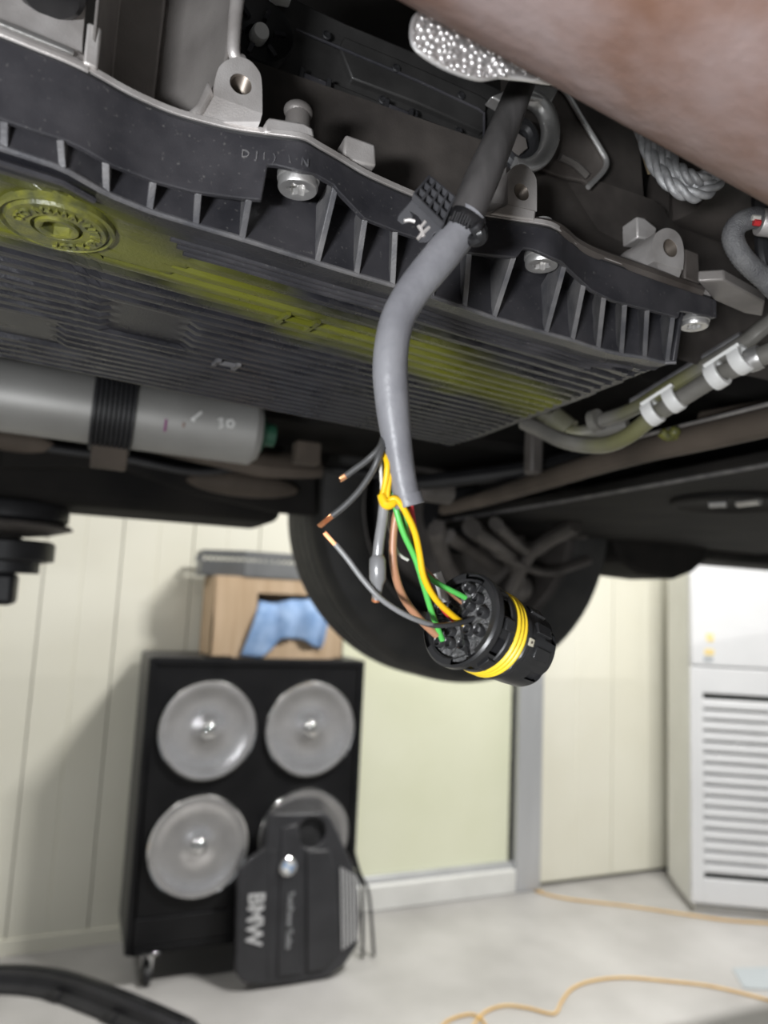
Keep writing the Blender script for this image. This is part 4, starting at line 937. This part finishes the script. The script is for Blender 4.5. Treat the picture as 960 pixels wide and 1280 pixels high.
# ================================================================== braided earth cable, hose
bc = thing('braided_cable', 'loop of twisted grey braided cable hanging below the rusty pipe', 'cable', PD(860, 220, .36))
for (o_, dd_) in ((-.6, .004), (.3, 0), (1.2, .003)):
    path = smooth([PD(804 + 13 * o_, 140, .38), PD(812 + 13 * o_, 170, .375), PD(824 + 13 * o_, 202, .365), PD(844 + 10 * o_, 226 - 7 * o_, .36 - dd_), PD(868 + 4 * o_, 238 - 11 * o_, .36 - dd_), PD(889 - 3 * o_, 229 - 10 * o_, .36), PD(902 - 7 * o_, 208, .365), PD(912 - 9 * o_, 186, .37)], 22)
    L3 = len(path)
    for k in range(3):
        P = []
        for i in range(L3):
            t = (path[min(i + 1, L3 - 1)] - path[max(i - 1, 0)]).normalized(); u_ = t.cross(V(0.3, .9, .1)).normalized(); w_ = t.cross(u_)
            a = i / L3 * 2 * PI * 3.4 + k * PI * 2 / 3 + o_
            P.append(path[i] + (u_ * math.cos(a) + w_ * math.sin(a)) * .0019)
        MB().tube(P, .0019, 8).build('strand', M['strand'], bc, sm=60)
hz = thing('grey_hose', 'grey corrugated hose bend with a metal sleeve at the right edge', 'hose', PD(935, 300, .36))
hp = smooth([PD(1180, 330, .42), PD(1060, 392, .38), PD(985, 372, .37), PD(955, 348, .365), PD(928, 322, .36), (PD(916, 298, .36)), PD(922, 281, .36), PD(938, 273, .36), PD(950, 273, .36)], 14)
MB().tube(hp, [.0050 + .00035 * (i % 2) for i in range(len(hp))], 14).build('corrugated_tube', M['hose'], hz, sm=60)
a_, b_ = PD(946, 277, .36), PD(1000, 284, .36)
MB().lathe([(.0001, 0), (.0062, 0), (.0066, .0008), (.0066, .014), (.0058, .016), (.0058, .03), (.0050, .032), (.0050, .16), (.0001, .16)], a_.lerp(b_, .05), b_ - a_, 24).build('metal_sleeve', M['alu'], hz)
MB().tube([PD(942, 278, .354), PD(950, 279, .354)], .0016, 8).build('wire', M['wire_red'], hz, label='short red wire')
MB().tube([PD(940, 272, .354), PD(950, 273, .354)], .0014, 8).build('wire', M['wire_white'], hz, label='short white wire')
MB().tube(smooth([PD(946, 190, .41), PD(948, 240, .40), PD(952, 290, .40), PD(960, 340, .40), PD(1010, 400, .42), PD(1100, 440, .46)], 8), .004, 10).build('black_conduit', M['black'], hz)
gs = MB().tube(smooth([PD(792, 140, .40), PD(800, 165, .40), PD(806, 190, .395), PD(812, 216, .39)], 5), [.003, .0028, .002, .0012], 8)
tag(gs.build('metal_hook', M['gold'], sm=50), 'narrow gold toned metal hook beside the braided cable', 'hook')
cy0, cy1 = PD(855, 215, .46), PD(960, 262, .50)
tag(MB().tube([cy0, cy0.lerp(cy1, .5), cy1 + (cy1 - cy0)], .03, 28).build('sooty_pipe', M['alu_dark'], sm=50), 'dark sooty pipe end behind the braided cable', 'pipe')
tag(MB().prism([PD(*p) for p in [(815, 290, .5), (800, 180, .5), (760, 140, .5), (700, 330, .47)]], (.02, .03, .0)).build('side_bracket_plate', M['alu_dark'], sm=30, bev=.002), 'dark oily metal plate beside the gearbox below the braided cable', 'plate')

# ================================================================== cooling pipes with clips (right)
M['dyed_tube'] = mat('grey_pipe_dyed', (0.16, 0.155, 0.14), (0.23, 0.22, 0.20), rough=.4, metal=.2, scale=30,
                     extra=stain([(V(-.14, .10, -.03), V(.0, .0, 0), 1.0)], (.20, .20, .03), .05, .55, 30))
cp_ = thing('cooling_pipe', 'lower dye stained cooling pipe curving under the gearbox pan edge', 'pipe', PD(783, 545, .52))
MB().tube(smooth([PD(655, 528, .60), PD(672, 536, .59), PD(707, 552, .57), PD(750, 557, .55), PD(783, 546, .53), PD(817, 520, .51), PD(853, 497, .49), PD(897, 470, .47), PD(940, 451, .45), PD(1000, 425, .43), PD(1100, 392, .41), PD(1260, 360, .40), PD(1500, 340, .42)], 8), .0062, 14).build('tube', M['dyed_tube'], cp_)
MB().lathe([(.0075, 0), (.008, .004), (.0075, .008)], PD(935, 452, .451), PD(1000, 425, .43) - PD(935, 452, .451), 20).build('hose_collar', M['steel'], cp_)
cq = thing('cooling_pipe', 'upper grey cooling pipe with square channel beside the pan corner', 'pipe', PD(840, 480, .50))
pth = [PD(753, 525, .55), PD(790, 512, .53), PD(840, 482, .50), PD(927, 430, .46), PD(960, 405, .45), PD(1060, 330, .44), PD(1200, 240, .46)]
MB().tube(smooth(pth, 8), .0066, 12, flat=.8).build('tube', M['dyed_tube'], cq)
MB().tube([p + V(0, 0, .0055) for p in smooth(pth[1:4], 6)], .003, 8).build('channel_lip', M['plastic_rib'], cq)
MB().lathe([(.0001, 0), (.0085, 0), (.009, .006), (.0001, .006)], pth[0] + V(-.003, 0, 0), pth[0] - pth[1], 20).build('end_collar', M['dyed_tube'], cq)
cr_ = thing('cooling_pipe', 'short yellow stained cooling pipe elbow under the pan end', 'pipe', PD(720, 540, .6))
MB().tube(smooth([PD(660, 505, .60), PD(690, 525, .59), PD(712, 541, .585), (PD(745, 539, .575)), PD(785, 531, .56)], 8), .0062, 12).build('tube', M['dyed_tube'], cr_)
MB().lathe([(.0001, 0), (.011, 0), (.011, .018), (.0001, .018)], PD(690, 523, .592), PD(712, 541, .585) - PD(690, 523, .592), 16).build('union_nut', M['dyed_tube'], cr_)
for (px, py, d_, lab) in [(829, 507, .492, 'white plastic pipe clip lower on the two cooling pipes'), (911, 459, .45, 'white plastic pipe clip upper near the right edge')]:
    t = thing('pipe_clip', lab, 'clip', PD(px, py, d_), 'white pipe clips')
    ax = (PD(px + 20, py - 12.5, d_ - .008) - PD(px, py, d_)).normalized(); c = PD(px, py, d_ + .006)
    for s_ in (-1, 1):
        MB().lathe([(.0066, -.004), (.0092, -.004), (.0096, -.003), (.0096, .003), (.0092, .004), (.0066, .004)], c + ax * .0085 * s_, ax, 24).build('band', M['white'], t)
    vd_ = (Vector(C3) - c).normalized(); sd_ = ax.cross(vd_).normalized()
    MB().obox(c - sd_ * .009, ax * .0125, sd_ * .0012, vd_ * .006).build('bridge', M['white'], t, bev=.0004)
yk = thing('stained_hose_clamp', 'small bent clamp stained with yellow green dye above the strut', 'clamp', PD(850, 540, .60))
MB().tube(smooth([PD(826, 540, .60), PD(835, 546, .6), PD(845, 543, .6), PD(852, 548, .6), PD(870, 545, .6), PD(878, 535, .6), PD(884, 530, .6)], 6), .004, 8).build('wire_loop', M['plug'], yk)
MB().ball(PD(843, 540, .595), .005, 12).build('clamp_ear', M['plug'], yk)
tag(MB().tube([PD(880, 530, .66), PD(950, 518, .62), PD(1030, 505, .58), PD(1500, 430, .45)], .012, 14).build('dark_rail', M['under_brown'], sm=50), 'dark metal rail running out at the right above the strut', 'rail')

# ================================================================== CABLE HARNESS
HD = .255
hn = thing('cable_harness', 'grey sleeved wiring cable hanging down with cut coloured wires', 'cable', PD(575, 285, HD))
up_ = smooth([PD(668, 70, .285), PD(652, 105, .28), PD(628, 165, .272), PD(602, 225, .262), PD(580, 276, HD), PD(574, 288, HD)], 10)
MB().tube(up_, [.0050, .0052, .0058, .0064, .0062, .0060], 22).build('dark_sleeve', M['dark_sleeve'], hn, sm=60)
lo_ = smooth([PD(590, 268, HD), PD(574, 292, HD), PD(549, 323, .252), PD(517, 363, .250), PD(496, 402, .248), PD(488, 450, .247), PD(490, 500, .247), PD(496, 550, .247), PD(503, 595, .247), PD(511, 632, .247)], 10)
MB().tube(lo_, [.0062, .0066, .0068, .0066, .0063, .0064, .0066, .0062, .0054, .0050, .0050], 24, flat=.92).build('grey_sleeve', M['grey_sleeve'], hn, sm=60)
# flap where the sleeve end is cut open
MB().lathe([(.0051, 0), (.0053, .004), (.0050, .0042), (.0046, 0)], PD(508, 618, .247), PD(514, 640, .247) - PD(508, 618, .247), 24).build('sleeve_end', M['grey_sleeve'], hn)
# tie
tie = thing('cable_tie', 'black cable tie around the joint of the grey and dark cable sleeves', 'cable tie', PD(584, 280, HD))
tx = (PD(574, 292, HD) - PD(590, 268, HD)).normalized()
MB().lathe([(.0064, -.0022), (.0074, -.0022), (.0077, -.001), (.0077, .001), (.0074, .0022), (.0064, .0022)], PD(583, 281, HD), tx, 32).build('band', M['black_gloss'], tie)
for k in range(7):
    a0_ = PD(566 + k * 3.2, 270 + k * 1.6 - (1.8 if 1 < k < 6 else 0), HD - .0075); MB().obox(a0_, (PD(570, 278, .25) - PD(572, 273, .25)).normalized() * .0016, (PD(577, 275, .25) - PD(572, 273, .25)).normalized() * .0003, V(0, .0006, 0)).build('tooth', M['black'], tie, sm=0)
hk = smooth([PD(590, 282, HD - .004), PD(599, 289, HD - .006), PD(600, 297, HD - .005), PD(592, 301, HD - .004), PD(584, 296, HD - .003)], 6)
MB().tube(hk, [.0022, .0026, .0026, .0022, .0016], 10).build('tie_head', M['black_gloss'], tie)
MB().tube(smooth([PD(592, 288, HD - .009), PD(598, 284, HD - .010), PD(602, 277, HD - .006)], 5), .0013, 8).build('tie_tail', M['black'], tie)
# grey clip block
cg = thing('cable_clip_block', 'dark grey plastic cable clip with latticed back beside the cable', 'clip', PD(532, 262, .262))
cd = .252
e1, e2, e4, e3 = PD(535, 226, cd + .010), PD(566, 252, cd + .006), PD(516, 248, cd), PD(552, 284, cd - .004)
ext = e1 - e4
jaw = [(516, 248), (534, 263), (552, 284), (551, 290), (543, 292), (539, 299), (533, 304), (524, 304), (519, 299), (524, 294), (530, 290), (529, 281), (522, 271), (514, 266), (516, 272), (512, 279), (502, 281), (496, 276), (497, 270)]
MB().prism([PD(a, b, cd + (a - 525) * -.00008) for a, b in jaw], ext * .16).build('jaw_plate', M['clip_grey'], cg, bev=.0004)
MB().prism([PD(a, b, cd + (a - 525) * -.00008) + ext * .1 for a, b in [(516, 248), (534, 263), (552, 284), (545, 285), (528, 268), (512, 256)]], ext * .9).build('back_block', M['clip_grey'], cg, bev=.0003)
nu_, nv_ = 4, 3; lat = MB(); nn = (e2 - e1).cross(e4 - e1).normalized()
if nn.dot(Vector(C3) - e1) < 0: nn = -nn
for i in range(nu_ + 1):
    a = e1.lerp(e2, i / nu_); b = e4.lerp(e3, i / nu_); lat.obox((a + b) / 2 + nn * .0008, (b - a) / 2, (e2 - e1).normalized() * .00045, nn * .0012)
for j in range(nv_ + 1):
    a = e1.lerp(e4, j / nv_); b = e2.lerp(e3, j / nv_); lat.obox((a + b) / 2 + nn * .0008, (b - a) / 2, (e4 - e1).normalized() * .00045, nn * .0012)
lat.build('lattice', M['clip_grey'], cg, sm=0, kind='stuff')
for pts in ([(505, 276), (512, 275), (519, 277)], [(523, 282), (528, 290), (524, 297)], [(537, 284), (528, 292), (522, 299)], [(532, 277), (526, 284), (530, 296)]):
    MB().tube([PD(a, b, cd - .0006) for a, b in pts], .0007, 8).build('spring_tongue', M['alu'], cg)
MB().tube(smooth([PD(548, 288, cd), PD(560, 282, cd + .001), PD(570, 276, cd + .001)], 4), .003, 8).build('tie_foot', M['black'], cg)

def wire(name, pts, r, m, label=None, par=hn, sub=None):
    o = MB().tube(smooth(PXd(pts), 8), r, 12).build(name, M[m], par, sm=60, label=label)
    return o
def strands(o, a, b, d0, d1, r):
    p, q = PD(*a, d0), PD(*b, d1); ax = (q - p).normalized(); u_ = ax.orthogonal().normalized(); w_ = ax.cross(u_); mb = MB()
    for k in range(7):
        off = V(0, 0, 0) if k == 6 else (u_ * math.cos(k * PI / 3) + w_ * math.sin(k * PI / 3)) * r * .62
        tw = V(0, 0, 0) if k == 6 else (u_ * math.cos(k * PI / 3 + .5) + w_ * math.sin(k * PI / 3 + .5)) * r * .62
        mb.tube([p + off, p.lerp(q, .5) + (off + tw) / 2, q + tw + ax * random.uniform(-.0004, .0004)], r * .36, 6)
    mb.build('copper_strands', M['copper'], o, kind='stuff')
wd_ = .243
o = wire('cut_wire', [(479, 548, .246), (474, 560, wd_), (459, 575, wd_), (444, 586, wd_), (432, 595, wd_)], .00112, 'wire_black'); strands(o, (432, 595), (425.5, 599), wd_, wd_, .0011)
o = wire('cut_wire', [(479, 552, .246), (475, 566, .242), (466, 588, .242), (450, 612, .242), (432, 631, .242), (415, 645, .242)], .00112, 'wire_black'); strands(o, (416, 644), (399, 658), .242, .242, .0010)
o = wire('cut_wire', [(419, 680, .240), (434, 698, .240), (455, 726, .240), (478, 750, .240), (510, 770, .242), (540, 781, .249)], .00095, 'wire_grey', 'grey wire with bare copper end bent back to the plug'); MB().tube(smooth(PXd([(525, 777, .246), (545, 782, .250), (575, 779, .257), (594, 772, .262)]), 8), .00096, 12).build('dark_wire_end', M['wire_black'], o, label='darker wire end entering the plug'); strands(o, (419.5, 681), (406, 666), .240, .240, .0008)
ws = wire('yellow_wire', [(480, 566, .246), (484, 580, .244), (482, 602, .244), (478, 620, .244), (480, 631, .244)], .00105, 'wire_yellow')
wire('yellow_wire', [(487, 572, .246), (488, 590, .245), (485, 612, .2445), (484, 630, .244)], .00095, 'wire_yellow')
MB().tube(smooth(PXd([(476, 618, .2435), (482, 630, .243), (490, 629, .243), (494, 624, .243)]), 5), [.0013, .0019, .0016, .0011], 10).build('yellow_splice', M['wire_yellow'], hn)
wire('yellow_wire', [(487, 631, .243), (489, 624, .243), (497, 625, .243), (507, 640, .244), (518, 664, .246), (524, 690, .248), (530, 722, .250), (544, 748, .253), (562, 766, .257), (581, 781, .262)], .00115, 'wire_yellow')
sk_ = wire('shrink_sleeve', [(480, 630, .2445), (478, 650, .244), (474, 676, .243), (472, 696, .243)], .0018, 'shrink', 'shiny grey heat shrink sleeve')
MB().tube(PXd([(473, 692, .243), (472, 699, .243), (472, 712, .243), (472, 724, .243), (472, 731, .243), (471, 742, .243), (470, 750, .243)]), [.0016, .0028, .0029, .0028, .0019, .0016, .0013], 14).build('splice_bulge', M['shrink'], sk_, sm=60)
strands(sk_, (470, 746), (469, 752), .243, .243, .0014)
wire('white_wire', [(478, 556, .247), (476, 580, .246), (477, 606, .246), (478, 622, .2455)], .0006, 'wire_white')
wire('brown_wire', [(500, 628, .248), (494, 650, .249), (491, 680, .250), (493, 712, .251), (503, 744, .254), (522, 771, .257), (546, 794, .260)], .00145, 'wire_brown')
wire('green_wire', [(490, 608, .247), (496, 640, .247), (505, 668, .248), (519, 698, .250), (529, 730, .252), (540, 766, .256), (553, 800, .261)], .00105, 'wire_green')
wire('green_wire', [(505, 630, .250), (508, 666, .252), (520, 700, .256), (530, 716, .258), (545, 728, .262), (572, 742, .266), (601, 757, .270)], .00105, 'wire_green')
wire('red_wire', [(513, 630, .249), (518, 660, .252), (525, 700, .256), (538, 735, .258), (553, 760, .260), (569, 777, .263)], .0010, 'wire_red')
wire('brown_wire', [(505, 632, .251), (511, 662, .253), (524, 700, .258), (545, 725, .264), (570, 748, .268), (588, 761, .270)], .0007, 'wire_brown', 'thin light brown wire')
wire('cut_wire', [(486, 640, .252), (487, 660, .253), (497, 690, .254), (510, 700, .256)], .0006, 'wire_white', 'thin pale wire behind the splice')

# ================================================================== ROUND CONNECTOR
fc = PD(576, 774, .264)
av = Vector((R3 @ np.array([.872 * .82, -.489 * .82, -.57])).tolist()).normalized()
refv = Vector((R3 @ np.array([-.443, -.896, 0])).tolist())
con = thing('round_plug_connector', 'round black plug connector with yellow ring seal hanging on the wires', 'connector', fc)
RF = .0182
M_c = M['conn']
segc = 72
# face flange with three arc slots (faces skipped) and dark well behind
def sl(i, k):
    a = k * 360 / segc
    return i == 1 and any(lo < a < hi for lo, hi in ((20, 62), (95, 118), (150, 190), (290, 335)))
MB().lathe([(RF * .80, -.0004), (RF * .84, -.0012), (RF * .955, -.0012), (RF, -.0004), (RF, .0022), (RF * .96, .003), (RF * .86, .003), (RF * .80, .003)], fc, av, segc, skip=sl, ref=refv).build('flange', M_c, con, sm=35)
MB().lathe([(RF * .80, .0012), (.0001, .0012)], fc, av, segc).build('wire_plate', M['gel'], con, sm=0)
# sealant patches on plate
for (u0, v0, r0) in [(.52, .2, .22), (-.55, .25, .25), (-.1, -.45, .25), (.2, .55, .2), (.62, -.3, .2)]:
    q = fc + av * .0010 + refv * RF * u0 + av.cross(refv) * RF * v0
    mb = MB(); w_ = av.cross(refv)
    mb.lathe([(RF * r0, .0006), (RF * r0 * .8, -.0002), (RF * r0 * .4, -.0007), (.0001, -.0006)], q, av, 14, fn=lambda i, t: 1 + .25 * math.sin(3 * t + u0 * 9)).build('sealant', M['gel'], con, sm=80)
w_ = av.cross(refv)
cav = [(.0, .0), (.34, .1), (-.34, -.05), (.1, -.36), (-.08, .36), (.55, -.05), (-.56, -.18), (.42, -.42), (-.40, .42), (.40, .48), (-.36, -.50), (.05, .62), (.0, -.64), (.66, .26), (-.66, .15)]
for (a, b) in cav:
    q = fc + refv * RF * a * .95 + w_ * RF * b * .95
    cv_ = MB().lathe([(.0021, .0014), (.0021, -.0014), (.00185, -.0017), (.0015, -.0014), (.0014, .0008), (.0001, .0008)], q, av, 18).build('wire_cavity', M_c, con, sm=40)
for k in range(3):
    a = 1.2 + k * 2.1; rd = refv * math.cos(a) + w_ * math.sin(a); tg = -refv * math.sin(a) + w_ * math.cos(a)
    MB().obox(fc + rd * RF * .45, rd * RF * .36, tg * .0006, av * .0012).build('rib', M_c, con, bev=.0002)
# neck with windows
r1 = .0157
win = lambda i, k: i in (1, 2) and any(lo < k * 360 / segc < hi for lo, hi in ((10, 28), (52, 78), (100, 122), (150, 178), (205, 232), (262, 290), (320, 345)))
MB().lathe([(r1 * .98, .003), (r1 * .98, .0045), (r1 * 1.02, .0070), (r1 * 1.02, .0090), (r1 * 1.05, .0095), (r1 * 1.05, .0118), (r1 * .97, .0122), (r1 * .97, .0128)], fc, av, segc, skip=win, ref=refv).build('neck_shell', M_c, con, sm=35)
MB().lathe([(r1 * .86, .002), (r1 * .86, .015)], fc, av, 48).build('inner_core', M['black'], con)
for k, (a, wd2) in enumerate([(40, .0026), (90, .002), (136, .003), (192, .003), (246, .0022), (305, .0028)]):
    a = math.radians(a); rd = refv * math.cos(a) + w_ * math.sin(a); tg = -refv * math.sin(a) + w_ * math.cos(a)
    MB().obox(fc + av * .0080 + rd * r1 * 1.02, tg * wd2, rd * .0012, av * .0022).build('latch_tab', M_c, con, bev=.0003)
# yellow seal
sp3 = [(r1 * .95, .0126)]
for k in range(3):
    h = .0130 + k * .0020; sp3 += [(r1 * 1.0, h), (r1 * 1.055, h + .0004), (r1 * 1.07, h + .0009), (r1 * 1.055, h + .0014), (r1 * 1.01, h + .0018)]
sp3 += [(r1 * .95, .0192)]
MB().lathe(sp3, fc, av, 72).build('seal_ring', M['seal_yellow'], con, sm=70, label='yellow ribbed ring seal')
# lower body with facets and notched end
r2 = .0155
def fct(i, t): return 1 - .045 * max(0, math.cos(5 * t)) ** 6
win2 = lambda i, k: i in (4, 5) and any(lo < k * 360 / segc < hi for lo, hi in ((25, 45), (85, 100), (160, 182), (215, 240), (285, 305)))
MB().lathe([(r2 * 1.02, .0190), (r2 * 1.06, .0196), (r2 * 1.06, .0212), (r2 * 1.0, .0226), (r2 * .99, .0310), (r2 * .97, .0350), (r2 * .95, .0385), (r2 * .90, .0392), (r2 * .7, .0392), (r2 * .7, .030)], fc, av, segc, fn=fct, skip=win2, ref=refv).build('lower_shell', M_c, con, sm=30)
MB().lathe([(r2 * .88, .020), (r2 * .88, .0375), (.0001, .0375)], fc, av, 48).build('inner_core', M['black'], con)
for a in (35, 150, 195, 228, 262):
    a = math.radians(a); rd = refv * math.cos(a) + w_ * math.sin(a); tg = -refv * math.sin(a) + w_ * math.cos(a)
    MB().obox(fc + av * .030 + rd * r2 * 1.0, tg * .0022, rd * .0008, av * .0042).build('key_rib', M_c, con, bev=.0003)
# white square mark
lb = PD(664, 803, .26)
for a in np.linspace(0, 2 * PI, 180):
    pass
def on_conn(px, py, rad_):
    c = Vector(C3); r_ = (PD(px, py, 1.0) - c).normalized(); o_ = c - fc; o_ = o_ - av * o_.dot(av); dd = r_ - av * r_.dot(av)
    A = dd.dot(dd); B = 2 * o_.dot(dd); Cc = o_.dot(o_) - rad_ ** 2; D = max(0, B * B - 4 * A * Cc); return c + r_ * ((-B - math.sqrt(D)) / (2 * A))
p = on_conn(664, 803, r2 * 1.06); rd = p - fc; rd = (rd - av * rd.dot(av)).normalized(); tg = av.cross(rd)
sq = MB().obox(p, tg * .0014, av * .0014, rd * .0003).build('square_mark', M['label'], con, bev=.0001, label='cream square mark with a dot')
MB().lathe([(.0005, 0), (.0005, .0003), (.0001, .0003)], p + rd * .0002, rd, 12).build('dot', M['under_brown'], sq)
MB().tube(smooth([PD(545, 716, .272), PD(552, 735, .272), PD(556, 752, .272)], 4), .002, 10).build('plug_pin', M['white'], con, label='small white sealing pin')
